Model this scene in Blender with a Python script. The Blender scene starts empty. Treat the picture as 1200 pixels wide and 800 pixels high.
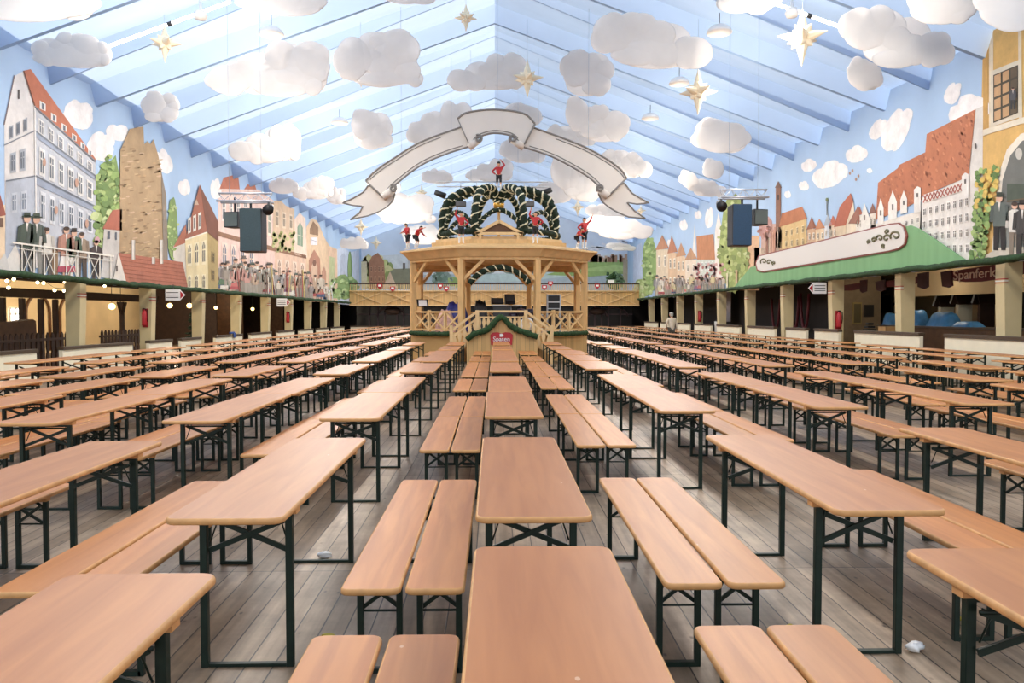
import bpy, bmesh, math, random
from mathutils import Vector, Matrix
from mathutils.geometry import tessellate_polygon
SC = bpy.context.scene
COL = SC.collection
PI = math.pi
random.seed(7)

def S(h):
    h = h.lstrip('#')
    if len(h) == 3: h = ''.join(c*2 for c in h)
    out = []
    for i in (0, 2, 4):
        c = int(h[i:i+2], 16)/255.0
        out.append(c/12.92 if c <= 0.04045 else ((c+0.055)/1.055)**2.4)
    return tuple(out)

# ------------------------------------------------------------ camera
F_PX = 930.0
CAM_Z = 1.62
cam_data = bpy.data.cameras.new('camera')
cam = bpy.data.objects.new('camera', cam_data)
COL.objects.link(cam)
cam_data.sensor_width = 36.0
cam_data.lens = F_PX/1200.0*36.0
cam_data.clip_end = 400
cam_data.clip_start = 0.05
YAW = math.atan((600-580)/F_PX)
PITCH = math.atan((400-369)/F_PX)
cam.location = (0, 0, CAM_Z)
cam.rotation_euler = (PI/2-PITCH, 0, -YAW)
SC.camera = cam
CAM_R = cam.rotation_euler.to_matrix()
CAM_O = Vector(cam.location)

def ray(px, py):
    return CAM_R @ Vector((px-600.0, 400.0-py, -F_PX))
def at_z(px, py, z):
    d = ray(px, py); t = (z-CAM_O.z)/d.z
    return CAM_O+d*t
def at_y(px, py, y):
    d = ray(px, py); t = y/d.y
    return CAM_O+d*t
def at_x(px, py, x):
    d = ray(px, py); t = x/d.x
    return CAM_O+d*t
def proj(p):
    v = CAM_R.transposed() @ (Vector(p)-CAM_O)
    if v.z > -0.05: return None
    return (600+F_PX*v.x/-v.z, 400-F_PX*v.y/-v.z)

# ------------------------------------------------------------ objects
def tag(o, label=None, cat=None, group=None, kind=None):
    if label: o['label'] = label
    if cat: o['category'] = cat
    if group: o['group'] = group
    if kind: o['kind'] = kind
    return o
def empty(name, loc=(0, 0, 0), rz=0.0, label=None, cat=None, group=None):
    o = bpy.data.objects.new(name, None)
    o.empty_display_size = 0.2
    COL.objects.link(o)
    o.location = loc
    o.rotation_euler = (0, 0, rz)
    return tag(o, label, cat, group)
def link(name, me, parent=None, loc=None):
    o = bpy.data.objects.new(name, me)
    COL.objects.link(o)
    if parent is not None: o.parent = parent
    if loc is not None: o.location = loc
    return o
def children(o):
    return [c for c in KIDS.get(o.name, [])]
KIDS = {}
def copy_tree(o, parent=None):
    c = o.copy()
    COL.objects.link(c)
    if parent is not None: c.parent = parent
    for ch in o.children: copy_tree(ch, c)
    return c

class MB:
    """collects shapes into one mesh"""
    def __init__(s):
        s.bm = bmesh.new(); s.mi = 0; s.mats = []
    def m(s, mat):
        if mat not in s.mats: s.mats.append(mat)
        s.mi = s.mats.index(mat); return s
    def _fin(s, faces, smooth=False):
        for f in faces:
            f.material_index = s.mi; f.smooth = smooth
    def box(s, c, size, rz=0.0, bev=0.0, mtx=None):
        r = bmesh.ops.create_cube(s.bm, size=1.0)
        vs = r['verts']
        M = Matrix.Translation(c) @ Matrix.Rotation(rz, 4, 'Z')
        if mtx is not None: M = Matrix.Translation(c) @ mtx
        M = M @ Matrix.Diagonal((size[0], size[1], size[2], 1))
        bmesh.ops.transform(s.bm, matrix=M, verts=vs)
        fs = list({f for v in vs for f in v.link_faces})
        if bev > 0:
            es = list({e for f in fs for e in f.edges})
            r2 = bmesh.ops.bevel(s.bm, geom=es, offset=bev, segments=2, affect='EDGES', profile=0.5)
            fs = list({f for v in r2['verts'] for f in v.link_faces} | {f for f in fs if f.is_valid})
        s._fin(fs)
        return s
    def bar(s, a, b, w, h=None, up=(0, 0, 1)):
        """square bar from a to b; w across, h along up"""
        a = Vector(a); b = Vector(b); h = h or w
        d = b-a; L = d.length
        if L < 1e-6: return s
        y = d/L; u = Vector(up)
        x = y.cross(u)
        if x.length < 1e-4: x = y.cross(Vector((1, 0, 0)))
        x.normalize(); z = x.cross(y)
        M = Matrix((x, y, z)).transposed().to_4x4()
        s.box((a+b)/2, (w, L, h), mtx=M)
        return s
    def tube(s, pts, r, seg=8, cap=True, closed=False, radii=None, smooth=True):
        pts = [Vector(p) for p in pts]; n = len(pts)
        rings = []
        prev = None
        for i, p in enumerate(pts):
            if closed: t = pts[(i+1) % n]-pts[i-1]
            elif i == 0: t = pts[1]-pts[0]
            elif i == n-1: t = pts[-1]-pts[-2]
            else: t = pts[i+1]-pts[i-1]
            t.normalize()
            if prev is None:
                u = t.orthogonal().normalized()
            else:
                u = prev-t*prev.dot(t)
                u = u.normalized() if u.length > 1e-5 else t.orthogonal().normalized()
            prev = u
            w = t.cross(u)
            rr = radii[i] if radii else r
            rings.append([s.bm.verts.new(p+(u*math.cos(2*PI*k/seg)+w*math.sin(2*PI*k/seg))*rr) for k in range(seg)])
        fs = []
        m = n if closed else n-1
        for i in range(m):
            A = rings[i]; B = rings[(i+1) % n]
            for k in range(seg):
                fs.append(s.bm.faces.new((A[k], A[(k+1) % seg], B[(k+1) % seg], B[k])))
        if cap and not closed:
            fs.append(s.bm.faces.new(rings[0][::-1])); fs.append(s.bm.faces.new(rings[-1]))
        s._fin(fs, smooth)
        return s
    def cyl(s, a, b, r, r2=None, seg=12, smooth=True):
        return s.tube([a, b], r, seg, radii=[r, r if r2 is None else r2], smooth=smooth)
    def sphere(s, c, r, sc=(1, 1, 1), u=14, v=9, mtx=None):
        g = bmesh.ops.create_uvsphere(s.bm, u_segments=u, v_segments=v, radius=r)
        vs = g['verts']
        M = Matrix.Translation(c) @ (mtx if mtx is not None else Matrix.Identity(4)) @ Matrix.Diagonal((sc[0], sc[1], sc[2], 1))
        bmesh.ops.transform(s.bm, matrix=M, verts=vs)
        s._fin({f for q in vs for f in q.link_faces}, True)
        return s
    def prism(s, pts, axis, d0, d1):
        """pts: 2-D outline; axis 'y': (x,z) extruded in y; 'x': (y,z) in x; 'z': (x,y) in z"""
        def P(p, d):
            return {'y': (p[0], d, p[1]), 'x': (d, p[0], p[1]), 'z': (p[0], p[1], d)}[axis]
        A = [s.bm.verts.new(P(p, d0)) for p in pts]
        B = [s.bm.verts.new(P(p, d1)) for p in pts]
        n = len(pts); fs = []
        tris = tessellate_polygon([[Vector((p[0], p[1], 0)) for p in pts]])
        if n <= 4:
            fs.append(s.bm.faces.new(A)); fs.append(s.bm.faces.new(B[::-1]))
        else:
            for t in tris:
                fs.append(s.bm.faces.new([A[i] for i in t])); fs.append(s.bm.faces.new([B[i] for i in t][::-1]))
        for i in range(n):
            fs.append(s.bm.faces.new((A[i], B[i], B[(i+1) % n], A[(i+1) % n])))
        s._fin(fs)
        return s
    def quad(s, *pts):
        f = s.bm.faces.new([s.bm.verts.new(p) for p in pts]); s._fin([f]); return s
    def lathe(s, prof, c=(0, 0, 0), seg=20, smooth=True):
        rings = []
        for r, z in prof:
            rings.append([s.bm.verts.new((c[0]+r*math.cos(2*PI*k/seg), c[1]+r*math.sin(2*PI*k/seg), c[2]+z)) for k in range(seg)])
        fs = []
        for A, B in zip(rings, rings[1:]):
            for k in range(seg):
                fs.append(s.bm.faces.new((A[k], A[(k+1) % seg], B[(k+1) % seg], B[k])))
        if prof[0][0] > 1e-4: fs.append(s.bm.faces.new(rings[0][::-1]))
        if prof[-1][0] > 1e-4: fs.append(s.bm.faces.new(rings[-1]))
        s._fin(fs, smooth)
        return s
    def mesh(s, name, mat=None, normals=True):
        me = bpy.data.meshes.new(name)
        if normals: bmesh.ops.recalc_face_normals(s.bm, faces=s.bm.faces)
        s.bm.to_mesh(me); s.bm.free()
        if s.mats:
            for q in s.mats: me.materials.append(q)
        elif mat is not None: me.materials.append(mat)
        return me
    def build(s, name, mat=None, parent=None, loc=None):
        return link(name, s.mesh(name, mat), parent, loc)

# ------------------------------------------------------------ materials
def nmat(name):
    m = bpy.data.materials.new(name); m.use_nodes = True
    nt = m.node_tree
    return m, nt, nt.nodes['Principled BSDF']
def mat(name, col, rough=0.6, metal=0.0, var=0.0, scale=6.0, stretch=(1, 1, 1), spec=0.5, coord='Object', rnd=0.0, bump=0.0):
    """principled with soft noise variation; rnd = per-object brightness change"""
    m, nt, b = nmat(name)
    c = S(col) if isinstance(col, str) else col
    b.inputs['Base Color'].default_value = (*c, 1)
    b.inputs['Roughness'].default_value = rough
    b.inputs['Metallic'].default_value = metal
    b.inputs['Specular IOR Level'].default_value = spec
    if var > 0 or rnd > 0:
        N = nt.nodes; L = nt.links
        tc = N.new('ShaderNodeTexCoord'); mp = N.new('ShaderNodeMapping')
        mp.inputs['Scale'].default_value = stretch
        nz = N.new('ShaderNodeTexNoise'); nz.inputs['Scale'].default_value = scale; nz.inputs['Detail'].default_value = 5
        L.new(tc.outputs[coord], mp.inputs[0]); L.new(mp.outputs[0], nz.inputs[0])
        mr = N.new('ShaderNodeMapRange')
        mr.inputs['From Min'].default_value = 0.3; mr.inputs['From Max'].default_value = 0.7
        mr.inputs['To Min'].default_value = 1-var; mr.inputs['To Max'].default_value = 1+var
        L.new(nz.outputs['Fac'], mr.inputs[0])
        hs = N.new('ShaderNodeHueSaturation'); hs.inputs['Color'].default_value = (*c, 1)
        if rnd > 0:
            oi = N.new('ShaderNodeObjectInfo'); r2 = N.new('ShaderNodeMapRange')
            r2.inputs['To Min'].default_value = 1-rnd; r2.inputs['To Max'].default_value = 1+rnd
            L.new(oi.outputs['Random'], r2.inputs[0])
            mu = N.new('ShaderNodeMath'); mu.operation = 'MULTIPLY'
            L.new(mr.outputs[0], mu.inputs[0]); L.new(r2.outputs[0], mu.inputs[1]); L.new(mu.outputs[0], hs.inputs['Value'])
        else:
            L.new(mr.outputs[0], hs.inputs['Value'])
        L.new(hs.outputs[0], b.inputs['Base Color'])
        if bump > 0:
            bp = N.new('ShaderNodeBump'); bp.inputs['Strength'].default_value = bump; bp.inputs['Distance'].default_value = 0.02
            L.new(nz.outputs['Fac'], bp.inputs['Height']); L.new(bp.outputs[0], b.inputs['Normal'])
    return m
def emit(name, col, strength):
    m, nt, b = nmat(name)
    c = S(col)
    b.inputs['Base Color'].default_value = (*c, 1)
    b.inputs['Emission Color'].default_value = (*c, 1)
    b.inputs['Emission Strength'].default_value = strength
    return m

def wood_top(name, c1, c2, rough, rnd):
    m, nt, b = nmat(name); N = nt.nodes; L = nt.links
    tc = N.new('ShaderNodeTexCoord'); mp = N.new('ShaderNodeMapping'); mp.inputs['Scale'].default_value = (9, 0.7, 9)
    oi = N.new('ShaderNodeObjectInfo')
    ad = N.new('ShaderNodeVectorMath'); ad.operation = 'ADD'
    sc = N.new('ShaderNodeVectorMath'); sc.operation = 'SCALE'; sc.inputs['Scale'].default_value = 40
    L.new(oi.outputs['Random'], sc.inputs[0])
    L.new(tc.outputs['Object'], mp.inputs[0]); L.new(mp.outputs[0], ad.inputs[0]); L.new(sc.outputs[0], ad.inputs[1])
    nz = N.new('ShaderNodeTexNoise'); nz.inputs['Scale'].default_value = 1.6; nz.inputs['Detail'].default_value = 7; nz.inputs['Distortion'].default_value = 0.6
    L.new(ad.outputs[0], nz.inputs[0])
    cr = N.new('ShaderNodeValToRGB')
    cr.color_ramp.elements[0].position = 0.3; cr.color_ramp.elements[0].color = (*S(c1), 1)
    cr.color_ramp.elements[1].position = 0.72; cr.color_ramp.elements[1].color = (*S(c2), 1)
    L.new(nz.outputs['Fac'], cr.inputs[0])
    # small pale scuffs
    vo = N.new('ShaderNodeTexVoronoi'); vo.inputs['Scale'].default_value = 3.3
    mp2 = N.new('ShaderNodeMapping'); mp2.inputs['Scale'].default_value = (1.6, 1.0, 1)
    ad2 = N.new('ShaderNodeVectorMath'); ad2.operation = 'ADD'
    L.new(tc.outputs['Object'], mp2.inputs[0]); L.new(mp2.outputs[0], ad2.inputs[0]); L.new(sc.outputs[0], ad2.inputs[1]); L.new(ad2.outputs[0], vo.inputs[0])
    lt = N.new('ShaderNodeMath'); lt.operation = 'LESS_THAN'; lt.inputs[1].default_value = 0.035
    L.new(vo.outputs['Distance'], lt.inputs[0])
    mx = N.new('ShaderNodeMix'); mx.data_type = 'RGBA'; mx.inputs[7].default_value = (*S('#e2c3a6'), 1)
    mf = N.new('ShaderNodeMath'); mf.operation = 'MULTIPLY'; mf.inputs[1].default_value = 0.55
    L.new(lt.outputs[0], mf.inputs[0]); L.new(mf.outputs[0], mx.inputs[0]); L.new(cr.outputs[0], mx.inputs[6])
    hs = N.new('ShaderNodeHueSaturation')
    r2 = N.new('ShaderNodeMapRange'); r2.inputs['To Min'].default_value = 1-rnd; r2.inputs['To Max'].default_value = 1+rnd
    L.new(oi.outputs['Random'], r2.inputs[0]); L.new(r2.outputs[0], hs.inputs['Value']); L.new(mx.outputs[2], hs.inputs['Color'])
    L.new(hs.outputs[0], b.inputs['Base Color'])
    b.inputs['Roughness'].default_value = rough
    return m

M = {}
M['top'] = wood_top('beer_table_wood', '#aa6837', '#bf7b45', 0.38, 0.08)
M['edge'] = mat('raw_wood_edge', '#d29a60', 0.6, var=0.15, scale=12)
M['seat'] = wood_top('bench_wood', '#b06c37', '#cb8448', 0.38, 0.13)
M['green_steel'] = mat('dark_green_steel', '#14281f', 0.45, 0.2, var=0.2, scale=20)
M['pine'] = mat('pine_wood', '#d3ad76', 0.6, var=0.14, scale=3, stretch=(3, 3, 0.6))
M['pine_l'] = mat('pale_pine_wood', '#dcbb88', 0.6, var=0.12, scale=3)
M['pine_d'] = mat('honey_pine_wood', '#bf9560', 0.6, var=0.15, scale=3)
M['dark_wood'] = mat('dark_timber', '#3a2417', 0.65, var=0.25, scale=5)
M['brown_wood'] = mat('brown_timber', '#5b3c22', 0.6, var=0.25, scale=5)
M['cream'] = mat('cream_paint', '#cdbd92', 0.7, var=0.06, scale=2)
M['white_panel'] = mat('off_white_panel', '#efe6cb', 0.6, var=0.04, scale=3)
M['cap_brown'] = mat('brown_cap_rail', '#4a3a2a', 0.5, var=0.1, scale=4)
M['fir'] = mat('fir_green', '#24401f', 0.9, var=0.5, scale=18)
M['fir_d'] = mat('dark_fir_green', '#16281a', 0.9, var=0.5, scale=18)
M['ribbon'] = mat('pale_gold_ribbon', '#e4dcbc', 0.45, var=0.1)
M['cloud'] = mat('white_cloud_fabric', '#f1eeea', 0.85, var=0.05, scale=1.2)
M['star'] = mat('cream_star_paper', '#efe2c6', 0.6, var=0.05, scale=3)
M['gold'] = mat('gold_metal', '#b88b3a', 0.35, 0.8)
M['alu'] = mat('aluminium', '#c9cbd0', 0.35, 0.7)
M['black'] = mat('black_plastic', '#141416', 0.5)
M['dgrey'] = mat('dark_grey_plastic', '#3a3c40', 0.5)
M['lgrey'] = mat('light_grey_metal', '#b9bcc0', 0.45, 0.3)
M['banner'] = mat('pale_banner_cloth', '#dad3ca', 0.75, var=0.03, scale=1.5)
M['banner_line'] = mat('grey_banner_outline', '#827e79', 0.7)
M['red'] = mat('red_paint', '#b3202a', 0.45)
M['white'] = mat('white_paint', '#f0efec', 0.5)
M['steel'] = mat('dark_wire', '#50545a', 0.4, 0.6)
M['wire'] = mat('thin_pale_wire', '#9fb0c2', 0.5)
M['beige_wall'] = mat('beige_plaster', '#d3bc94', 0.8, var=0.08, scale=1.2)
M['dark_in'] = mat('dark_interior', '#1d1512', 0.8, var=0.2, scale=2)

def thin_cloth(name, col, mixf):
    m = bpy.data.materials.new(name); m.use_nodes = True
    nt = m.node_tree; N = nt.nodes; L = nt.links; N.clear()
    out = N.new('ShaderNodeOutputMaterial'); mix = N.new('ShaderNodeMixShader'); mix.inputs[0].default_value = mixf
    d = N.new('ShaderNodeBsdfDiffuse'); t = N.new('ShaderNodeBsdfTranslucent')
    tc = N.new('ShaderNodeTexCoord'); nz = N.new('ShaderNodeTexNoise'); nz.inputs['Scale'].default_value = 1.1; nz.inputs['Detail'].default_value = 4
    L.new(tc.outputs['Object'], nz.inputs[0])
    r = N.new('ShaderNodeMapRange'); r.inputs['From Min'].default_value = 0.35; r.inputs['From Max'].default_value = 0.62; r.inputs['To Min'].default_value = 0.93; r.inputs['To Max'].default_value = 1.0
    L.new(nz.outputs['Fac'], r.inputs[0])
    hs = N.new('ShaderNodeHueSaturation'); hs.inputs['Color'].default_value = (*S(col), 1); L.new(r.outputs[0], hs.inputs['Value'])
    L.new(hs.outputs[0], d.inputs[0]); L.new(hs.outputs[0], t.inputs[0])
    L.new(d.outputs[0], mix.inputs[1]); L.new(t.outputs[0], mix.inputs[2]); L.new(mix.outputs[0], out.inputs[0])
    return m
M['cloud'] = thin_cloth('white_cloud_fabric', '#fbf8f5', 0.42)
# ------------------------------------------------------------ the tent itself
XW = 11.7          # inner face of the long walls
Y0, Y1 = -6.0, 70.0
SIDE = 19.0        # outer walls of the side aisles
Z_L, Z_R = 2.56, 2.85     # underside of the left / right long wall
def zb(x): return 12.0-0.364*abs(x)     # underside of the rafters
FRAME_Y = [18.95+4.86*k for k in range(-5, 11)]

# floor: weathered planks along the hall
m, nt, b = nmat('weathered_planks'); N = nt.nodes; L = nt.links
tc = N.new('ShaderNodeTexCoord'); mp = N.new('ShaderNodeMapping'); mp.inputs['Rotation'].default_value = (0, 0, PI/2); mp.inputs['Location'].default_value = (-31.0, 0.0, 0)
L.new(tc.outputs['Object'], mp.inputs[0])
br = N.new('ShaderNodeTexBrick'); br.offset = 0.0; br.offset_frequency = 2; br.squash = 1
br.inputs['Scale'].default_value = 1.0; br.inputs['Brick Width'].default_value = 3.0; br.inputs['Row Height'].default_value = 0.128
br.inputs['Mortar Size'].default_value = 0.004; br.inputs['Mortar Smooth'].default_value = 0.2; br.inputs['Bias'].default_value = 0.0
br.inputs['Color1'].default_value = (*S('#a8927a'), 1); br.inputs['Color2'].default_value = (*S('#86715a'), 1); br.inputs['Mortar'].default_value = (*S('#3d342c'), 1)
L.new(mp.outputs[0], br.inputs[0])
mp2 = N.new('ShaderNodeMapping'); mp2.inputs['Scale'].default_value = (14, 0.9, 1); L.new(tc.outputs['Object'], mp2.inputs[0])
n1 = N.new('ShaderNodeTexNoise'); n1.inputs['Scale'].default_value = 1.5; n1.inputs['Detail'].default_value = 8; L.new(mp2.outputs[0], n1.inputs[0])
n2 = N.new('ShaderNodeTexNoise'); n2.inputs['Scale'].default_value = 2.6; n2.inputs['Detail'].default_value = 6; n2.inputs['Roughness'].default_value = 0.7; L.new(tc.outputs['Object'], n2.inputs[0])
r1 = N.new('ShaderNodeMapRange'); r1.inputs['From Min'].default_value = 0.25; r1.inputs['From Max'].default_value = 0.75; r1.inputs['To Min'].default_value = 0.62; r1.inputs['To Max'].default_value = 1.3
L.new(n1.outputs['Fac'], r1.inputs[0])
r2 = N.new('ShaderNodeMapRange'); r2.inputs['From Min'].default_value = 0.3; r2.inputs['From Max'].default_value = 0.7; r2.inputs['To Min'].default_value = 0.62; r2.inputs['To Max'].default_value = 1.22
L.new(n2.outputs['Fac'], r2.inputs[0])
mu = N.new('ShaderNodeMath'); mu.operation = 'MULTIPLY'; L.new(r1.outputs[0], mu.inputs[0]); L.new(r2.outputs[0], mu.inputs[1])
# dark knots and drops
vo = N.new('ShaderNodeTexVoronoi'); vo.inputs['Scale'].default_value = 4.5
mp3 = N.new('ShaderNodeMapping'); mp3.inputs['Scale'].default_value = (1.8, 1, 1); L.new(tc.outputs['Object'], mp3.inputs[0]); L.new(mp3.outputs[0], vo.inputs[0])
r3 = N.new('ShaderNodeMapRange'); r3.inputs['From Min'].default_value = 0.04; r3.inputs['From Max'].default_value = 0.11; r3.inputs['To Min'].default_value = 0.3; r3.inputs['To Max'].default_value = 1.0
L.new(vo.outputs['Distance'], r3.inputs[0])
mu2 = N.new('ShaderNodeMath'); mu2.operation = 'MULTIPLY'; L.new(mu.outputs[0], mu2.inputs[0]); L.new(r3.outputs[0], mu2.inputs[1])
hs = N.new('ShaderNodeHueSaturation'); L.new(br.outputs['Color'], hs.inputs['Color']); L.new(mu2.outputs[0], hs.inputs['Value'])
L.new(hs.outputs[0], b.inputs['Base Color']); b.inputs['Roughness'].default_value = 0.42
bu = N.new('ShaderNodeBump'); bu.inputs['Strength'].default_value = 0.35; bu.inputs['Distance'].default_value = 0.01
iv = N.new('ShaderNodeMath'); iv.operation = 'SUBTRACT'; iv.inputs[0].default_value = 1.0; L.new(br.outputs['Fac'], iv.inputs[1])
L.new(iv.outputs[0], bu.inputs['Height']); L.new(bu.outputs[0], b.inputs['Normal'])
M['floor'] = m
f = MB(); f.box((0, (Y0+Y1)/2, -0.05), (2*SIDE, Y1-Y0, 0.1))
tag(f.build('floor', M['floor']), 'grey-brown weathered plank floor of the hall', 'floor', kind='structure')

# tent skin: thin blue cloth that lets daylight through
def cloth(name, cdiff, ctrans, mixf):
    m = bpy.data.materials.new(name); m.use_nodes = True
    nt = m.node_tree; N = nt.nodes; L = nt.links; N.clear()
    out = N.new('ShaderNodeOutputMaterial'); mix = N.new('ShaderNodeMixShader'); mix.inputs[0].default_value = mixf
    d = N.new('ShaderNodeBsdfDiffuse'); t = N.new('ShaderNodeBsdfTranslucent')
    tc = N.new('ShaderNodeTexCoord'); nz = N.new('ShaderNodeTexNoise'); nz.inputs['Scale'].default_value = 0.5; nz.inputs['Detail'].default_value = 4
    mp = N.new('ShaderNodeMapping'); mp.inputs['Scale'].default_value = (1, 3, 1)
    L.new(tc.outputs['Object'], mp.inputs[0]); L.new(mp.outputs[0], nz.inputs[0])
    r = N.new('ShaderNodeMapRange'); r.inputs['To Min'].default_value = 0.9; r.inputs['To Max'].default_value = 1.1; L.new(nz.outputs['Fac'], r.inputs[0])
    for sh, c in ((d, cdiff), (t, ctrans)):
        hs = N.new('ShaderNodeHueSaturation'); hs.inputs['Color'].default_value = (*S(c), 1); L.new(r.outputs[0], hs.inputs['Value']); L.new(hs.outputs[0], sh.inputs['Color'])
    L.new(d.outputs[0], mix.inputs[1]); L.new(t.outputs[0], mix.inputs[2]); L.new(mix.outputs[0], out.inputs[0])
    return m
M['tent'] = cloth('blue_tent_cloth', '#aac0dd', '#b4c9e4', 0.38)
M['rafter'] = mat('rafter_shade_line', '#92b2da', 0.8, var=0.05, scale=1.0)
M['wall_blue'] = mat('painted_blue_wall', '#b0cbe8', 0.8, var=0.05, scale=0.8)

c = MB()
allf = sorted(FRAME_Y+[y+2.43 for y in FRAME_Y])
HT_M, HT_S = 0.36, 0.21        # half width of a rafter's wrap at the top
xs = [i/14 for i in range(15)]
marks = [Y0]+[y for y in allf if 3 < y < Y1-0.6]+[Y1]
def is_main(y): return any(abs(y-q) < 0.01 for q in FRAME_Y)
def half(y): return 0 if y in (Y0, Y1) else (HT_M if is_main(y) else HT_S)
for a, bb in zip(marks, marks[1:]):
    ya, yb = a+half(a), bb-half(bb)
    for side in (-1, 1):
        grid = []
        for k in range(7):
            t = k/6; row = []
            for u in xs:
                x = side*(XW+0.6)*u
                sag = 0.12*math.sin(PI*t)*(0.4+0.6*math.sin(PI*min(1, u*1.02)))
                row.append(c.bm.verts.new((x, ya+(yb-ya)*t, zb(x)+0.55-sag)))
            grid.append(row)
        fs = []
        for A, B in zip(grid, grid[1:]):
            for k in range(14): fs.append(c.bm.faces.new((A[k], A[k+1], B[k+1], B[k])))
        c._fin(fs, True)
ceil = c.build('ceiling', M['tent'])
tag(ceil, 'pale blue tent roof cloth hung between the rafters', 'ceiling', kind='structure')

n = 0
for y in allf:
    if not (3 < y < Y1-0.6): continue
    main = is_main(y); n += 1
    r = MB(); ht = HT_M if main else HT_S; hb = 0.07 if main else 0.03
    fs = []
    for side in (-1, 1):
        rows = []
        for u in xs:
            x = side*(XW+0.02)*u
            d = 0.0 if main else 0.40*(1-u)-0.06*u
            zl, zt = zb(x)+d, zb(x)+0.55
            rows.append([r.bm.verts.new(q) for q in ((x, y-ht, zt), (x, y-hb, zl), (x, y+hb, zl), (x, y+ht, zt))])
        for A, B in zip(rows, rows[1:]):
            for k in range(3): fs.append(r.bm.faces.new((A[k], A[k+1], B[k+1], B[k])))
    r.m(M['tent']); r._fin(fs)
    r.m(M['rafter'])  # darker blue underside: the rafter's shadow line put into its colour
    for f_ in fs:
        if abs(f_.calc_center_median().y-y) < 0.01: f_.material_index = r.mi
    tag(r.build('trim_%d' % n), 'pale blue cloth-wrapped roof rafter crossing the hall', 'rafter', kind='structure')

# long walls above the arcades
for side, nm in ((-1, 'left'), (1, 'right')):
    w = MB()
    x0, x1 = side*XW, side*(XW+0.42); ZG = Z_L if side < 0 else Z_R
    w.prism([(x0, ZG), (x1, ZG), (x1, zb(XW)+0.75), (x0, zb(XW)+0.75)], 'y', Y0, Y1)
    tag(w.build('wall_%s' % nm, M['wall_blue']), 'sky blue long wall above the %s arcade' % nm, 'wall', kind='structure')
# end gable
w = MB()
w.prism([(-XW-0.5, 3.2), (XW+0.5, 3.2), (XW+0.5, zb(XW)+0.7), (0, zb(0)+0.7), (-XW-0.5, zb(XW)+0.7)], 'y', Y1, Y1+0.3)
tag(w.build('wall_back', mat('pale_blue_gable', '#dde9f6', 0.8, var=0.05, scale=0.8)), 'sky blue gable wall at the far end', 'wall', kind='structure')
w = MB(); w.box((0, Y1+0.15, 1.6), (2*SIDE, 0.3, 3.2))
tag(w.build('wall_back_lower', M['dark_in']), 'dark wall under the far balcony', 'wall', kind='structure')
# side aisles: ceilings, outer walls
for side, nm in ((-1, 'left'), (1, 'right')):
    w = MB(); w.box((side*(XW+0.42+(SIDE-XW-0.42)/2), (Y0+Y1)/2, 3.05 if side < 0 else 3.35), (SIDE-XW-0.42, Y1-Y0, 0.1))
    tag(w.build('ceiling_%s_aisle' % nm, M['brown_wood'] if side < 0 else M['cream']), 'low ceiling of the %s side aisle' % nm, 'ceiling', kind='structure')
w = MB(); w.box((-SIDE-0.1, (Y0+Y1)/2, 1.5), (0.2, Y1-Y0, 3.1))
tag(w.build('wall_left_outer', M['beige_wall']), 'beige plaster back wall of the left side aisle', 'wall', kind='structure')
w = MB(); w.box((SIDE-0.0+0.1, (Y0+Y1)/2, 1.65), (0.2, Y1-Y0, 3.4))
tag(w.build('wall_right_outer', M['beige_wall']), 'beige kitchen wall of the right side aisle', 'wall', kind='structure')

# ------------------------------------------------------------ light
world = bpy.data.worlds.new('overcast_sky'); SC.world = world; world.use_nodes = True
bg = world.node_tree.nodes['Background']
bg.inputs[0].default_value = (0.86, 0.93, 1.0, 1); bg.inputs[1].default_value = 1.1
sd = bpy.data.lights.new('sun', 'SUN'); sd.energy = 8.5; sd.angle = 0.02; sd.color = (1.0, 0.87, 0.72)
so = bpy.data.objects.new('sun', sd); COL.objects.link(so); so.location = (-20, 10, 40)
so.rotation_euler = Vector((0.78, -0.22, -0.57)).to_track_quat('-Z', 'Y').to_euler()
vs = SC.view_settings
SC.display_settings.display_device = 'sRGB'
vs.view_transform = 'Standard'; vs.look = 'None'; vs.gamma = 1.0; vs.use_curve_mapping = False
vs.exposure = 0.32
SC.cycles.max_bounces = 8; SC.cycles.diffuse_bounces = 5; SC.cycles.transmission_bounces = 4

# high-bay lamps hung from the rafters in two rows: these light downward, with added fill points lower down
def lamp_light(loc, energy, kind, col=(1.0, 0.90, 0.78), r=0.3):
    l = bpy.data.lights.new('lamp_light', kind); l.energy = energy; l.color = col; l.shadow_soft_size = r
    if kind == 'SPOT': l.spot_size = math.radians(170); l.spot_blend = 0.4
    o = bpy.data.objects.new('lamp_light', l); COL.objects.link(o); o.location = loc
    return o
LAMPS = [(sx*6.4, y) for y in [FRAME_Y[0]+4.86*k-1.0 for k in range(0, 15)] if 2 < y < 66 for sx in (-1, 1)]
for x, y in LAMPS:
    lamp_light((x, y, zb(6.4)-0.72), 270, 'SPOT')
    lamp_light((x, y, zb(6.4)-1.9), 150, 'POINT', r=0.5)  # extra fill without a fixture, brightens clouds and roof
# ------------------------------------------------------------ beer tables and benches
TH, TW, TL = 0.77, 0.50, 2.20
BH, BW = 0.485, 0.25
ORD = ['first', 'second', 'third', 'fourth', 'fifth', 'sixth', 'seventh', 'eighth', 'ninth', 'tenth', 'eleventh', 'twelfth', 'thirteenth', 'fourteenth', 'fifteenth', 'sixteenth', 'seventeenth', 'eighteenth', 'nineteenth', 'twentieth', 'twenty-first', 'twenty-second', 'twenty-third', 'twenty-fourth', 'twenty-fifth']

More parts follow.
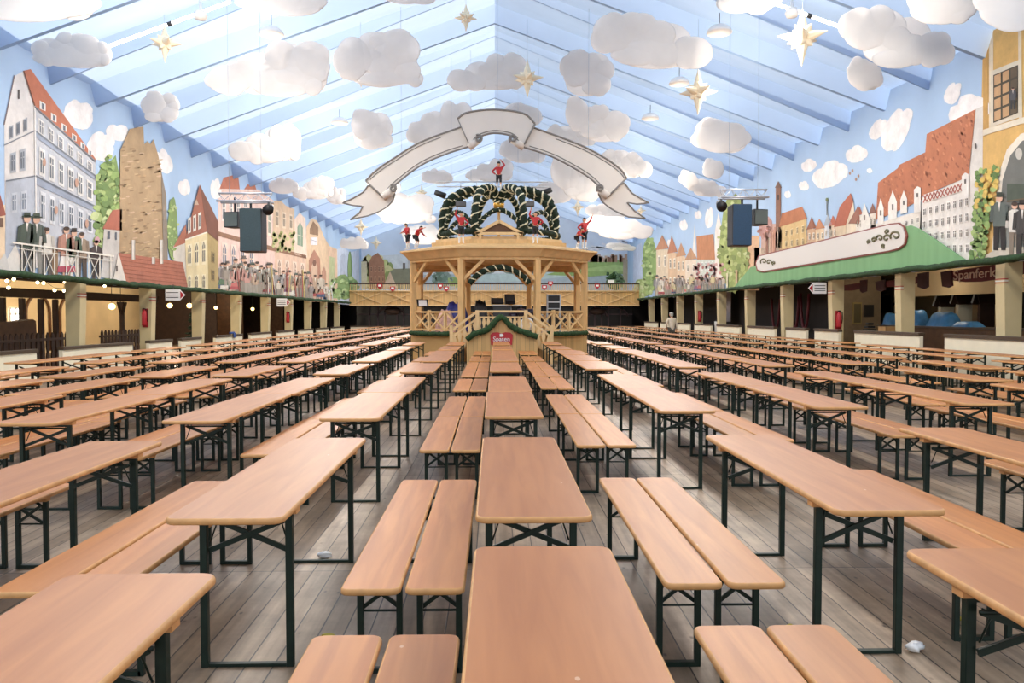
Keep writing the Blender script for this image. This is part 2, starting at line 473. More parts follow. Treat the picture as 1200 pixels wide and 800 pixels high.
def slab(w, l, t, ztop, r, mt, me):
    """board with rounded corners and eased rim, top face mt, rim me"""
    def ring(inset, z):
        pts = []
        hw, hl, rr = w/2-inset, l/2-inset, max(r-inset, 0.004)
        for cx, cy, a0 in ((hw-rr, hl-rr, 0), (-hw+rr, hl-rr, 90), (-hw+rr, -hl+rr, 180), (hw-rr, -hl+rr, 270)):
            for k in range(5):
                a = math.radians(a0+k*22.5)
                pts.append((cx+rr*math.cos(a), cy+rr*math.sin(a), z))
        return pts
    mb = MB()
    rings = [[mb.bm.verts.new(p) for p in ring(i, z)] for i, z in ((0.004, ztop-t), (0.0, ztop-t+0.004), (0.0, ztop-0.009), (0.003, ztop-0.003), (0.009, ztop))]
    mb.m(mt); mb.m(me)
    n = len(rings[0]); fs = []
    for A, B in zip(rings, rings[1:]):
        for k in range(n): fs.append(mb.bm.faces.new((A[k], A[(k+1) % n], B[(k+1) % n], B[k])))
    fs.append(mb.bm.faces.new(rings[0][::-1]))
    mb._fin(fs, True)
    mb.m(mt); mb._fin([mb.bm.faces.new(rings[-1])])
    return mb

INS = 0.33     # leg frames sit this far in from the ends
def leg_bar(mb, x, y, z1, w):
    mb.box((x, y, z1/2), (w, w, z1), bev=0.003)

def proto_table():
    root = empty('beer_table')
    slab(TW, TL, 0.027, TH, 0.055, M['top'], M['edge']).build('tabletop', None, root)
    tt = root.children[0]
    for s in (-1, 1):
        b = MB(); b.box((0, s*(TL/2-INS), TH-0.042), (TW-0.03, 0.06, 0.03)); b.build('batten', M['edge'], tt)
        y = s*(TL/2-INS)
        for sx in (-1, 1):
            l = MB(); leg_bar(l, sx*0.195, y, TH-0.055, 0.033); l.build('leg', M['green_steel'], root)
        fb = MB(); fb.box((0, y, 0.009), (0.39, 0.026, 0.016)); fb.build('foot_bar', M['green_steel'], root)
        fb = MB(); fb.box((0, y, TH-0.065), (0.39, 0.03, 0.02)); fb.build('top_bar', M['green_steel'], root)
        for sx in (-1, 1):
            cb = MB(); cb.bar((sx*0.18, y-s*0.022+sx*0.006, 0.535), (-sx*0.18, y-s*0.05+sx*0.006, 0.675), 0.012, 0.024)
            cb.cyl((sx*0.178, y-s*0.03, 0.57), (sx*0.125, y-s*0.05, TH-0.04), 0.004, seg=5)
            cb.build('cross_brace', M['green_steel'], root)
        pv = MB(); pv.cyl((-0.19, y-s*0.05, 0.675), (0.19, y-s*0.05, 0.675), 0.008, seg=6); pv.build('pivot_rod', M['green_steel'], root)
    return root
def proto_bench():
    root = empty('beer_bench')
    st = slab(BW, TL, 0.027, BH, 0.04, M['seat'], M['edge']).build('seat', None, root)
    for s in (-1, 1):
        y = s*(TL/2-0.30)
        b = MB(); b.box((0, y, BH-0.04), (BW-0.04, 0.05, 0.026)); b.build('batten', M['edge'], st)
        for sx in (-1, 1):
            l = MB(); leg_bar(l, sx*0.088, y, BH-0.05, 0.028)
            # curved gusset under the seat
            l.tube([(sx*0.082, y, BH-0.125), (sx*0.066, y, BH-0.088), (sx*0.03, y, BH-0.062), (sx*0.002, y, BH-0.058)], 0.009, 6)
            l.build('leg', M['green_steel'], root)
        fb = MB(); fb.box((0, y, 0.012), (0.176, 0.028, 0.022)); fb.build('foot_bar', M['green_steel'], root)
        fb = MB(); fb.cyl((-0.088, y, 0.285), (0.088, y, 0.285), 0.006, seg=6); fb.build('stretcher', M['green_steel'], root)
        for sx in (-1, 1):
            cb = MB(); cb.bar((sx*0.08, y-s*0.02+sx*0.005, 0.295), (-sx*0.08, y-s*0.04+sx*0.005, 0.41), 0.01, 0.018); cb.build('cross_brace', M['green_steel'], root)
    return root
def simple_frame(mb, w, wl, top, ins, lw, braces):
    for s in (-1, 1):
        y = s*(TL/2-ins)
        for sx in (-1, 1): mb.box((sx*wl, y, (top-0.03)/2), (lw, lw, top-0.03))
        mb.box((0, y, 0.012), (2*wl, lw*0.9, 0.022))
        if braces:
            for sx in (-1, 1): mb.bar((sx*wl, y-s*0.02, top*0.695), (-sx*wl*0.9, y-s*0.05, top*0.875), 0.012, 0.024)
    return mb
def mid_table():
    root = empty('beer_table')
    slab(TW, TL, 0.027, TH, 0.055, M['top'], M['edge']).build('tabletop', None, root)
    for s in (-1, 1):
        q = MB(); y = s*(TL/2-INS)
        for sx in (-1, 1): q.box((sx*0.195, y, (TH-0.03)/2), (0.034, 0.034, TH-0.03))
        q.box((0, y, 0.012), (0.39, 0.03, 0.022)); q.box((0, y, TH-0.045), (0.42, 0.05, 0.03))
        for sx in (-1, 1): q.bar((sx*0.18, y-s*0.022+sx*0.006, 0.535), (-sx*0.18, y-s*0.05+sx*0.006, 0.675), 0.012, 0.024)
        q.build('leg_frame', M['green_steel'], root)
    return root
def mid_bench():
    root = empty('beer_bench')
    slab(BW, TL, 0.027, BH, 0.04, M['seat'], M['edge']).build('seat', None, root)
    for s in (-1, 1):
        q = MB(); y = s*(TL/2-0.3)
        for sx in (-1, 1): q.box((sx*0.088, y, (BH-0.03)/2), (0.029, 0.029, BH-0.03))
        q.box((0, y, 0.012), (0.176, 0.028, 0.022)); q.box((0, y, BH-0.045), (0.19, 0.045, 0.03))
        for sx in (-1, 1): q.bar((sx*0.08, y-s*0.02+sx*0.005, 0.295), (-sx*0.08, y-s*0.04+sx*0.005, 0.41), 0.01, 0.018)
        q.build('leg_frame', M['green_steel'], root)
    return root
def far_mesh(kind):
    w, top, wl, mt = (TW, TH, 0.195, M['top']) if kind == 'table' else (BW, BH, 0.088, M['seat'])
    mb = slab(w, TL, 0.027, top, 0.05, mt, M['edge'])
    mb.m(M['green_steel'])
    simple_frame(mb, w, wl, top-0.005, INS, 0.034, kind == 'table')
    return mb.mesh('beer_'+kind)

# columns of tables: (name, x, shift along the hall)
COLS = [(-7, -8.5, -0.3), (-6, -7.25, -0.3), (-5, -6.0, -0.25), (-4, -4.85, -0.15), (-3, -3.7, -0.1), (-2, -2.43, -0.02), (-1, -1.17, 0.02), (0, 0.17, 0.06), (1, 1.70, 0.2), (2, 3.25, 0.55), (3, 4.78, 0.85), (4, 6.38, 1.0), (5, 8.05, 1.1), (6, 9.6, 1.15), (7, 10.95, 1.2)]
def slots():
    out = [0.68]
    k = 0
    while True:
        b = 3.30+8.12*k
        out += [b, b+3.22, b+5.43]
        k += 1
        if b > 62: break
    return out
SLOT = slots()
COLX = {c: x for c, x, s in COLS}; COLS_S = {c: s for c, x, s in COLS}
def blocked(x, y0, y1):
    if y1 > 61.0: return True
    return abs(x-0.15) < 3.7 and y1 > 25.9 and y0 < 35.2
def in_frame(x, y0, h, w):
    """does any of the board fall inside the photo"""
    y1 = y0+TL
    ok = False
    for X in (x-w/2, x, x+w/2):
        for Y in (max(y0, 0.4), (y0+y1)/2, y1):
            if Y < 0.3: continue
            p = proj((X, Y, h))
            if p and -4 < p[0] < 1204 and p[1] < 804: ok = True
    if y0 > 34:     # behind the bandstand
        p = [proj((X, y0+1.1, h)) for X in (x-w/2, x+w/2)]
        if all(488 < q[0] < 682 for q in p): ok = False
    return ok
def side_words(c):
    if c == 0: return 'the centre column'
    return 'the %s column %s of centre' % (ORD[abs(c)-1], 'left' if c < 0 else 'right')

rt = random.Random(11)
tables = {}
for c, x, sh in COLS:
    for r, y in enumerate(SLOT):
        jx, jy = rt.uniform(-0.035, 0.035), rt.uniform(-0.06, 0.06)
        if y < 9: jx = 0; jy = 0
        y0 = y+sh*(1 if y > 2.5 else 0.2)+jy
        if c == 1 and r == 0: y0 = 0.68
        tables[(c, r)] = [x+jx, y0]
OVER = {   # measured near edges of the front rows: (centre x, near edge y)
    (0, 0): (0.17, 0.70), (0, 1): (0.165, 3.31), (0, 2): (0.16, 6.64), (0, 3): (0.17, 8.86), (0, 4): (0.17, 12.05),
    (-1, 0): (-1.16, 0.42), (-1, 1): (-1.14, 3.31), (-1, 2): (-1.21, 6.53), (-1, 3): (-1.20, 8.75), (-1, 4): (-1.18, 11.87),
    (1, 0): (1.73, 0.64), (1, 1): (1.735, 3.39), (1, 2): (1.72, 6.99), (1, 3): (1.72, 9.2), (1, 4): (1.70, 12.5),
    (-2, 1): (-2.49, 3.2), (-2, 2): (-2.44, 6.4), (-2, 3): (-2.42, 8.6), (-2, 4): (-2.39, 11.5),
    (2, 1): (3.29, 3.72), (2, 2): (3.23, 7.25), (2, 3): (3.23, 9.46), (2, 4): (3.25, 12.95),
    (-3, 2): (-3.72, 6.3), (-3, 3): (-3.76, 8.5), (-3, 4): (-3.72, 11.2),
    (3, 2): (4.77, 7.5), (3, 3): (4.77, 9.72), (3, 4): (4.8, 13.2),
    (-4, 3): (-5.02, 8.1), (-4, 4): (-4.84, 11.1), (4, 3): (6.55, 10.2), (4, 4): (6.42, 13.7),
    (-5, 3): (-6.1, 7.9), (-5, 4): (-6.05, 11.05)}
for k, v in OVER.items(): tables[k] = list(v)
for c, x, sh in COLS:      # keep neighbours in a column apart
    for r in range(1, len(SLOT)):
        tables[(c, r)][1] = max(tables[(c, r)][1], tables[(c, r-1)][1]+TL+0.012)

def make_label(c, idx):
    return 'wooden beer table, %s from the front in %s' % (ORD[idx], side_words(c))
PT, PB = proto_table(), proto_bench()
MT_, MBn = mid_table(), mid_bench()
FT, FB = far_mesh('table'), far_mesh('bench')
NEAR, MID = 12.6, 27.0
used = {'t': False, 'b': False, 'mt': False, 'mb': False}
def put(kind, x, y0, label, group):
    ctr = (x, y0+TL/2, 0)
    name, cat = ('beer_table', 'table') if kind == 't' else ('beer_bench', 'bench')
    if y0 < NEAR:
        p = PT if kind == 't' else PB; key = kind
    elif y0 < MID:
        p = MT_ if kind == 't' else MBn; key = 'm'+kind
    else:
        o = link(name, FT if kind == 't' else FB, None, ctr)
        return tag(o, label, cat, group)
    o = copy_tree(p) if used[key] else p
    used[key] = True
    o.location = ctr
    o.rotation_euler = (0, 0, rt.uniform(-0.004, 0.004))
    return tag(o, label, cat, group)

kept = {}
cand = []
for c, x, sh in COLS:
    idx = 0
    for r in range(len(SLOT)):
        x_, y_ = tables[(c, r)]
        if blocked(x_, y_, y_+TL): continue
        if not in_frame(x_, y_, TH, TW): continue
        kept[(c, r)] = idx; cand.append((y_, c, r, idx)); idx += 1
cand.sort()
for n, (y_, c, r, idx) in enumerate(cand):
    put('t', tables[(c, r)][0], y_, make_label(c, idx), 'rows of wooden beer tables')
N_TABLES = len(cand)

# benches: a pair fills each gap between two columns, one outside the last columns
bcand = []
lastb = {}
cs = [c for c, _, _ in COLS]
BOVER = {(-1, 0, 0): (None, 0.60), (-1, 0, 1): (None, 3.26), (-1, 0, 2): (None, 6.65), (0, 1, 0): (None, 0.66), (0, 1, 1): (None, 3.30), (0, 1, 2): (None, 6.87), (0, 1, 3): (None, 9.08), (-1, 0, 3): (None, 8.87)}
for a, b2 in list(zip(cs, cs[1:]))+[(None, cs[0])]:
    for r in range(len(SLOT)):
        if a is None: xa, ya = tables[(b2, r)][0]-1.15, tables[(b2, r)][1]
        else: xa, ya = tables[(a, r)]
        if b2 is None: xb, yb = tables[(a, r)][0]+1.2, tables[(a, r)][1]
        else: xb, yb = tables[(b2, r)]
        y0 = (ya+yb)/2
        mid = (xa+xb)/2
        if a == -1 and b2 == 0: mid = -0.385
        if a == 0 and b2 == 1: mid = 0.98
        if (a, b2, r) in BOVER: y0 = BOVER[(a, b2, r)][1]
        for s, c in ((-1, a), (1, b2)):
            if c is None: continue
            x = mid+s*0.1335
            # stay clear of the table's legs
            tx = tables[(c, r)][0]
            if s < 0: x = max(x, tx+0.235+0.125)
            else: x = min(x, tx-0.235-0.125)
            yy = y0+rt.uniform(-0.05, 0.05)*(0 if y0 < 9 else 1)
            key = (a, b2, s)
            yy = max(yy, lastb.get(key, -9)+TL+0.012); lastb[key] = yy
            if blocked(x, yy, yy+TL): continue
            if not in_frame(x, yy, BH, BW): continue
            bcand.append([yy, x, c, r, s])
bcand.sort()
groups = 'wooden benches between the tables'
individual, rest = bcand[:300], bcand[300:]
for yy, x, c, r, s in individual:
    sd_ = 'right' if s < 0 else 'left'
    if (c, r) in kept:
        lab = 'beer bench on the %s of the %s table in %s' % (sd_, ORD[kept[(c, r)]], side_words(c))
    else:
        lab = 'beer bench %s of %s, just before its first table' % (sd_, side_words(c))
    put('b', x, yy, lab, groups)
if rest:
    mb = MB(); mb.m(M['seat']); mb.m(M['edge']); mb.m(M['green_steel'])
    for yy, x, c, r, s in rest:
        y = yy+TL/2
        mb.m(M['seat']); mb.box((x, y, BH-0.013), (BW, TL, 0.027))
        mb.m(M['green_steel'])
        for q in (-1, 1):
            for sx in (-1, 1): mb.box((x+sx*0.088, y+q*0.8, (BH-0.03)/2), (0.03, 0.03, BH-0.03))
    o = mb.build('far_benches'); tag(o, 'rows of far benches among the tables at the back of the hall', 'benches', kind='stuff')
print('TABLES', N_TABLES, 'BENCHES', len(individual), 'REST', len(rest))
# ------------------------------------------------------------ painted town views on the walls
class Paint:
    """a painted wall: flat colour shapes on one plane, px = photo pixels carried onto that plane"""
    def __init__(s, axis, d):
        s.axis, s.d = axis, d; s.bm = bmesh.new()
        s.cl = s.bm.loops.layers.float_color.new('paint'); s.rng = random.Random(5)
    def P(s, x, y, lay):
        if s.axis == 'x':
            sg = 1 if s.d > 0 else -1
            return at_x(x, y, s.d-sg*0.006*lay)
        return at_y(x, y, s.d-0.012*lay)
    def poly(s, pts, col, lay=1):
        c = S(col) if isinstance(col, str) else col
        vs = [s.bm.verts.new(s.P(x, y, lay)) for x, y in pts]
        n = len(pts)
        if n <= 3: tris = [tuple(range(n))]
        else:
            try: tris = tessellate_polygon([[Vector((x, y, 0)) for x, y in pts]])
            except Exception: tris = [(0, i, i+1) for i in range(1, n-1)]
        for t in tris:
            if len(set(t)) < 3: continue
            try: f = s.bm.faces.new([vs[i] for i in t])
            except ValueError: continue
            for l in f.loops: l[s.cl] = (*c, 1)
    def rect(s, x0, y0, x1, y1, col, lay=1): s.poly([(x0, y0), (x1, y0), (x1, y1), (x0, y1)], col, lay)
    def ell(s, cx, cy, rx, ry, col, lay=1, rot=0, n=14, wob=0.0):
        pts = []
        ca, sa = math.cos(rot), math.sin(rot)
        for k in range(n):
            a = 2*PI*k/n; w = 1+s.rng.uniform(-wob, wob)
            x, y = rx*w*math.cos(a), ry*w*math.sin(a)
            pts.append((cx+x*ca-y*sa, cy+x*sa+y*ca))
        s.poly(pts, col, lay)
    def line(s, a, b, w, col, lay=2):
        dx, dy = b[0]-a[0], b[1]-a[1]; L = math.hypot(dx, dy) or 1
        nx, ny = -dy/L*w/2, dx/L*w/2
        s.poly([(a[0]+nx, a[1]+ny), (b[0]+nx, b[1]+ny), (b[0]-nx, b[1]-ny), (a[0]-nx, a[1]-ny)], col, lay)
    @staticmethod
    def bil(q, u, v):
        (ax, ay), (bx, by), (cx, cy), (dx, dy) = q     # tl tr br bl
        tx, ty = ax+(bx-ax)*u, ay+(by-ay)*u
        lx, ly = dx+(cx-dx)*u, dy+(cy-dy)*u
        return (tx+(lx-tx)*v, ty+(ly-ty)*v)
    def win(s, q, u0, v0, u1, v1, frame, glass, lay=3, arch=False, cross=True):
        s.poly([s.bil(q, u0, v0), s.bil(q, u1, v0), s.bil(q, u1, v1), s.bil(q, u0, v1)], frame, lay)
        du, dv = (u1-u0)*0.2, (v1-v0)*0.12
        g = [s.bil(q, u0+du, v0+dv), s.bil(q, u1-du, v0+dv), s.bil(q, u1-du, v1-dv), s.bil(q, u0+du, v1-dv)]
        if arch:
            um = (u0+u1)/2
            g = [s.bil(q, um, v0+dv*0.3), s.bil(q, u1-du, v0+dv*1.8), s.bil(q, u1-du, v1-dv), s.bil(q, u0+du, v1-dv), s.bil(q, u0+du, v0+dv*1.8)]
        s.poly(g, glass, lay+1)
        if cross:
            um = (u0+u1)/2; vm = v0+(v1-v0)*0.38; e = (u1-u0)*0.05
            s.poly([s.bil(q, um-e, v0+dv), s.bil(q, um+e, v0+dv), s.bil(q, um+e, v1-dv), s.bil(q, um-e, v1-dv)], frame, lay+2)
            f = (v1-v0)*0.03
            s.poly([s.bil(q, u0+du, vm-f), s.bil(q, u1-du, vm-f), s.bil(q, u1-du, vm+f), s.bil(q, u0+du, vm+f)], frame, lay+2)
    def wins(s, q, nu, nv, frame='#e8e4dc', glass='#6d7480', fill=(0.55, 0.6), lay=3, arch=False, cross=True, v0=0.0, v1=1.0):
        for j in range(nv):
            for i in range(nu):
                cu = (i+0.5)/nu; cv = v0+(v1-v0)*(j+0.5)/nv
                hu, hv = fill[0]/nu/2, fill[1]/nv/2*(v1-v0)
                s.win(q, cu-hu, cv-hv, cu+hu, cv+hv, frame, glass, lay, arch, cross)
    def tree(s, x0, y0, x1, y1, cols, n=60, lay=2, r=0.16):
        w, h = x1-x0, y1-y0
        s.ell((x0+x1)/2, (y0+y1)/2, w*0.46, h*0.48, cols[0], lay, wob=0.12, n=22)
        for i in range(n):
            a = s.rng.uniform(0, 2*PI); q = math.sqrt(s.rng.random())*0.48
            t = s.rng.choice(cols[1:])
            rr = s.rng.uniform(0.5, 1.1)*r
            s.ell((x0+x1)/2+w*q*math.cos(a), (y0+y1)/2+h*q*math.sin(a), w*rr*0.8, min(w, h)*rr*0.9, t, lay+1+(i % 3), s.rng.uniform(0, 3), 8, 0.25)
    def cloud(s, cx, cy, w, h, rot=0.0, col='#f3efec', lay=1):
        ca, sa = math.cos(rot), math.sin(rot)
        for k, (u, v, a, b) in enumerate(((0, 0.08, 0.5, 0.36), (-0.27, -0.05, 0.27, 0.38), (0.1, -0.2, 0.3, 0.32), (0.3, 0.05, 0.24, 0.33))):
            x, y = u*w, v*h
            s.ell(cx+x*ca-y*sa, cy+x*sa+y*ca, a*w, b*h, col, lay+0.3*k, rot, 18, 0.05)
    def man(s, x, foot, h, coat, legs, hat=None, skin='#d9a98a', lay=6, skirt=None):
        w = h*0.13
        top = foot-h
        if skirt:
            s.poly([(x-w*0.5, foot-h*0.55), (x+w*0.5, foot-h*0.55), (x+w*1.25, foot-h*0.14), (x-w*1.25, foot-h*0.14)], skirt[0], lay)
            s.poly([(x-w*1.25, foot-h*0.22), (x+w*1.25, foot-h*0.22), (x+w*1.4, foot-h*0.1), (x-w*1.4, foot-h*0.1)], skirt[1], lay+1)
            s.line((x-w*0.4, foot-h*0.1), (x-w*0.4, foot), w*0.35, skin, lay); s.line((x+w*0.4, foot-h*0.1), (x+w*0.4, foot), w*0.35, skin, lay)
        else:
            s.poly([(x-w*0.8, foot-h*0.5), (x-w*0.02, foot-h*0.5), (x-w*0.2, foot), (x-w*0.8, foot)], legs, lay)
            s.poly([(x+w*0.02, foot-h*0.5), (x+w*0.8, foot-h*0.5), (x+w*0.85, foot), (x+w*0.25, foot)], legs, lay)
        s.poly([(x-w*0.4, top+h*0.15), (x+w*0.4, top+h*0.15), (x+w, top+h*0.2), (x+w*0.85, foot-h*0.42), (x-w*0.85, foot-h*0.42), (x-w, top+h*0.2)], coat, lay+1)
        coat = S(coat) if isinstance(coat, str) else coat; dark = tuple(c*0.75 for c in coat)
        s.line((x-w*0.95, top+h*0.2), (x-w*1.15, foot-h*0.5), w*0.45, dark, lay+2)
        s.line((x+w*0.95, top+h*0.2), (x+w*1.1, foot-h*0.52), w*0.45, dark, lay+2)
        s.poly([(x-w*0.16, top+h*0.15), (x+w*0.16, top+h*0.15), (x, top+h*0.32)], '#e9e2d6', lay+2)
        s.ell(x, top+h*0.08, w*0.46, h*0.068, skin, lay+2, n=10)
        if hat:
            s.ell(x, top+h*0.04, w*0.75, h*0.018, hat, lay+3, n=10)
            s.rect(x-w*0.42, top-h*0.03, x+w*0.42, top+h*0.04, hat, lay+3)
        else: s.ell(x, top+h*0.045, w*0.48, h*0.04, '#4a3628', lay+3, n=10)
    def crowd(s, x0, x1, base, h0, h1, n, lay=6):
        mixc = lambda h: tuple(0.6*a+0.4*b for a, b in zip(S(h), S('#d9cbb6')))
        cs = ['#5d5148', '#8a4a44', '#3f4d44', '#c8b9a2', '#b5433e', '#6a6f80', '#e0d6c4', '#a8763f', '#4a3c50', '#d8c46a', '#7b8a5a']
        cs = [mixc(q) for q in cs]
        for i in range(n):
            x = x0+(x1-x0)*(i+s.rng.uniform(0.1, 0.9))/n
            h = s.rng.uniform(h0, h1)
            f = base(x)-s.rng.uniform(0, 2)
            if s.rng.random() < 0.3: s.man(x, f, h, s.rng.choice(cs), '#444', skirt=(s.rng.choice(['#e9e2d6', '#c25a52', '#5a7a5a', '#8a5a7a']), s.rng.choice(['#b03a3a', '#e0d8c8', '#4a5a7a'])), lay=lay+(i % 3))
            else: s.man(x, f, h, s.rng.choice(cs), mixc(s.rng.choice(['#3c342c', '#5a4a3a', '#777068'])), s.rng.choice([None, None, '#5e6a5c', '#6a6058']), lay=lay+(i % 3))
    def build(s, name, mt):
        me = bpy.data.meshes.new(name)
        bmesh.ops.recalc_face_normals(s.bm, faces=s.bm.faces)
        s.bm.to_mesh(me); s.bm.free(); me.materials.append(mt)
        return link(name, me)

m, nt, b = nmat('mural_paint'); N = nt.nodes; L = nt.links
at = N.new('ShaderNodeAttribute'); at.attribute_name = 'paint'
tc = N.new('ShaderNodeTexCoord')
nz = N.new('ShaderNodeTexNoise'); nz.inputs['Scale'].default_value = 2.2; nz.inputs['Detail'].default_value = 9; nz.inputs['Roughness'].default_value = 0.68
L.new(tc.outputs['Object'], nz.inputs[0])
r = N.new('ShaderNodeMapRange'); r.inputs['From Min'].default_value = 0.3; r.inputs['From Max'].default_value = 0.7; r.inputs['To Min'].default_value = 0.86; r.inputs['To Max'].default_value = 1.16
L.new(nz.outputs['Fac'], r.inputs[0])
hs = N.new('ShaderNodeHueSaturation'); hs.inputs['Saturation'].default_value = 0.86; L.new(at.outputs['Color'], hs.inputs['Color']); L.new(r.outputs[0], hs.inputs['Value'])
L.new(hs.outputs[0], b.inputs['Base Color']); b.inputs['Roughness'].default_value = 0.8
M['mural'] = m

# ---- left wall
p = Paint('x', -XW+0.0)
base_l = lambda x: 319+x*0.0885
for cx, cy, w, h, ro in ((92, 135, 34, 34, 0.5), (118, 172, 30, 36, 0.6), (139, 156, 28, 20, 0.2), (193, 190, 16, 32, -0.3), (216, 220, 13, 20, 0), (253, 222, 12, 26, 0)): p.cloud(cx, cy, w, h, ro)
# house at the very edge
p.rect(-40, 240, 6, 318, '#e8cba4', 1); p.poly([(-40, 200), (-2, 220), (7, 252), (-40, 262)], '#9c4a33', 2); p.rect(-2, 255, 4, 266, '#7a5a44', 3)
# grey town house
side_q = [(41, 124), (112, 188), (112, 306), (44, 314)]
p.poly([(5, 145), (17, 89), (28, 83), (41, 124), (44, 314), (6, 312)], '#dcd8d4', 1)
p.poly([(7, 212), (42, 206), (44, 314), (6, 312)], '#b4bcc8', 2)
p.poly(side_q, '#c3c8d0', 1)
p.poly([(27, 83), (36, 81), (112, 186), (112, 190), (41, 125)], '#c2683c', 2)
p.line((17, 88), (5, 146), 1.2, '#7b6a6a', 3); p.line((28, 83), (41, 124), 1.2, '#7d4a35', 4)
for x, y, w, h in ((50, 119, 7, 14), (63, 133, 6.5, 13), (75, 145, 6, 12), (87, 157, 5.5, 11), (97, 167, 5, 10), (105.5, 175, 4.5, 9)):
    p.poly([(x-w/2, y-h*0.1), (x+w/2, y+h*0.2), (x+w/2, y+h*0.8), (x-w/2, y+h*0.6)], '#e9e4de', 4)
    p.poly([(x-w*0.15, y+h*0.08), (x+w*0.28, y+h*0.25), (x+w*0.28, y+h*0.72), (x-w*0.15, y+h*0.6)], '#707782', 5)
p.line((5, 170), (41, 153), 1.4, '#7d838c', 4); p.line((41, 153), (112, 206), 1.6, '#7d838c', 4)
p.line((7, 212), (42, 206), 1.6, '#6f7782', 4); p.line((42, 206), (112, 242), 2, '#6f7782', 4)
p.poly([(41, 153), (112, 206), (112, 211), (41, 160)], '#9aa6ba', 3)
p.poly([(42, 207), (112, 243), (112, 249), (42, 216)], '#98a4b8', 3)
p.line((41, 124), (43, 314), 1.6, '#eae7e2', 4); p.line((41, 125), (112, 189), 1.6, '#808690', 4)
p.wins([(43, 132), (111, 192), (111, 207), (43, 158)], 6, 1, '#e9e7e3', '#8b8f96', (0.6, 0.72))
p.wins([(44, 166), (111, 213), (111, 240), (44, 208)], 6, 1, '#e6e4e0', '#727a82', (0.6, 0.8))
p.wins([(45, 219), (111, 251), (111, 276), (45, 262)], 6, 1, '#dfe2e6', '#6b7684', (0.58, 0.85))
for x, y in ((52, 190), (90, 214), (66, 246), (102, 262)): p.ell(x, y, 2, 5, '#c99a82', 6)
p.wins([(9, 149), (34, 136), (34, 152), (9, 165)], 3, 1, '#9ea4ac', '#6b727c', (0.55, 0.95), cross=False)
p.rect(21, 105, 23, 116, '#56504c', 3)
p.wins([(10, 180), (32, 172), (32, 200), (10, 204)], 2, 1, '#a8aeb6', '#747c88', (0.6, 0.95))
p.wins([(11, 226), (34, 222), (34, 248), (11, 250)], 2, 1, '#c8ced6', '#8792a2', (0.6, 0.95))
p.poly([(0, 318), (18, 286), (30, 318)], '#ddd8ce', 4); p.poly([(-10, 318), (6, 296), (12, 318)], '#cfcac2', 4)
# tree, little house, tower
p.tree(110, 178, 146, 330, ['#7c9a50', '#8fb058', '#a9c26e', '#c6d690', '#6f8f48'], 110, 1)
p.poly([(122, 266), (143, 268), (143, 328), (118, 325)], '#cbc6bf', 5); p.poly([(120, 268), (132, 246), (143, 245), (143, 270)], '#b55c3b', 6)
p.rect(126, 271, 129, 280, '#5f6670', 7); p.rect(135, 272, 137, 281, '#5f6670', 7)
p.poly([(141, 176), (152, 151), (168, 148), (169, 169), (173, 165), (176, 169), (180, 163), (186, 184), (190, 206), (192, 312), (140, 312)], '#b39468', 6)
for i in range(150):
    x, y = p.rng.uniform(143, 188), p.rng.uniform(172, 308)
    if x > 169 and y < 186: continue
    p.ell(x, y, p.rng.uniform(1.5, 4.5), p.rng.uniform(0.6, 1.4), p.rng.choice(['#c7a978', '#a38256', '#bf9a68', '#94764e', '#c9a882']), 7, -0.15, 7, 0.2)
p.poly([(189, 200), (195, 230), (197, 312), (192, 312)], '#8f8272', 8)
p.tree(196, 230, 209, 306, ['#83a055', '#9aba62', '#bcd083'], 30, 5)
p.poly([(139, 296), (214, 307), (221, 340), (148, 334)], '#b4623f', 9)
for k in range(7): p.line((141+k*1.3, 300+k*5), (215+k*0.8, 311+k*4.3), 0.5, '#99502f', 10)
p.poly([(139, 296), (149, 334), (132, 332)], '#e2d9cc', 10); p.rect(136, 311, 138, 318, '#6a6058', 11)
for x, y0, y1 in ((156.5, 281, 304), (189.5, 281, 309), (180, 301, 309)): p.rect(x-2, y0, x+2, y1, '#e4dccf', 11); p.rect(x+1, y0, x+2, y1, '#a89c8c', 12)
# yellow house with the steep roof
p.poly([(203, 290), (218, 262), (219, 284)], '#b5653f', 8); p.poly([(203, 288), (219, 281), (219, 336), (203, 334)], '#d9d2c2', 7)
p.wins([(203, 290), (219, 284), (219, 304), (203, 308)], 3, 1, '#b8b2a6', '#767a78', (0.6, 0.8))
p.poly([(217, 281), (243, 272), (244, 340), (219, 338)], '#e6d49e', 9); p.poly([(243, 272), (256, 282), (256, 342), (244, 340)], '#b59c5c', 9)
p.poly([(216, 282), (222, 262), (234, 216), (240, 232), (256, 260), (256, 283), (243, 272)], '#a35a39', 10); p.poly([(234, 216), (256, 260), (256, 283), (243, 272)], '#7f4a34', 11)
p.poly([(227, 240), (230, 233), (233, 240)], '#caa98a', 12)
for x in (222, 228, 234): p.poly([(x-1.8, 256-(x-222)*0.5), (x+1.8, 254-(x-222)*0.5), (x+1.8, 272-(x-222)*0.4), (x-1.8, 274-(x-222)*0.4)], '#e6dfd2', 12); p.rect(x-0.8, 258-(x-222)*0.5, x+0.8, 270-(x-222)*0.4, '#6c6a68', 13)
p.line((217, 281), (243, 272), 1.6, '#f0e8d2', 12)
p.wins([(218, 285), (243, 278), (243, 312), (218, 314)], 3, 1, '#f0e4bc', '#7a7468', (0.62, 0.85), 10, True)
p.wins([(218, 322), (243, 320), (243, 340), (218, 338)], 3, 1, '#f0e4bc', '#7a6f60', (0.5, 0.9), 10, True)
p.wins([(244, 288), (255, 294), (255, 334), (244, 332)], 1, 2, '#9a8450', '#5f553c', (0.4, 0.6), 10)
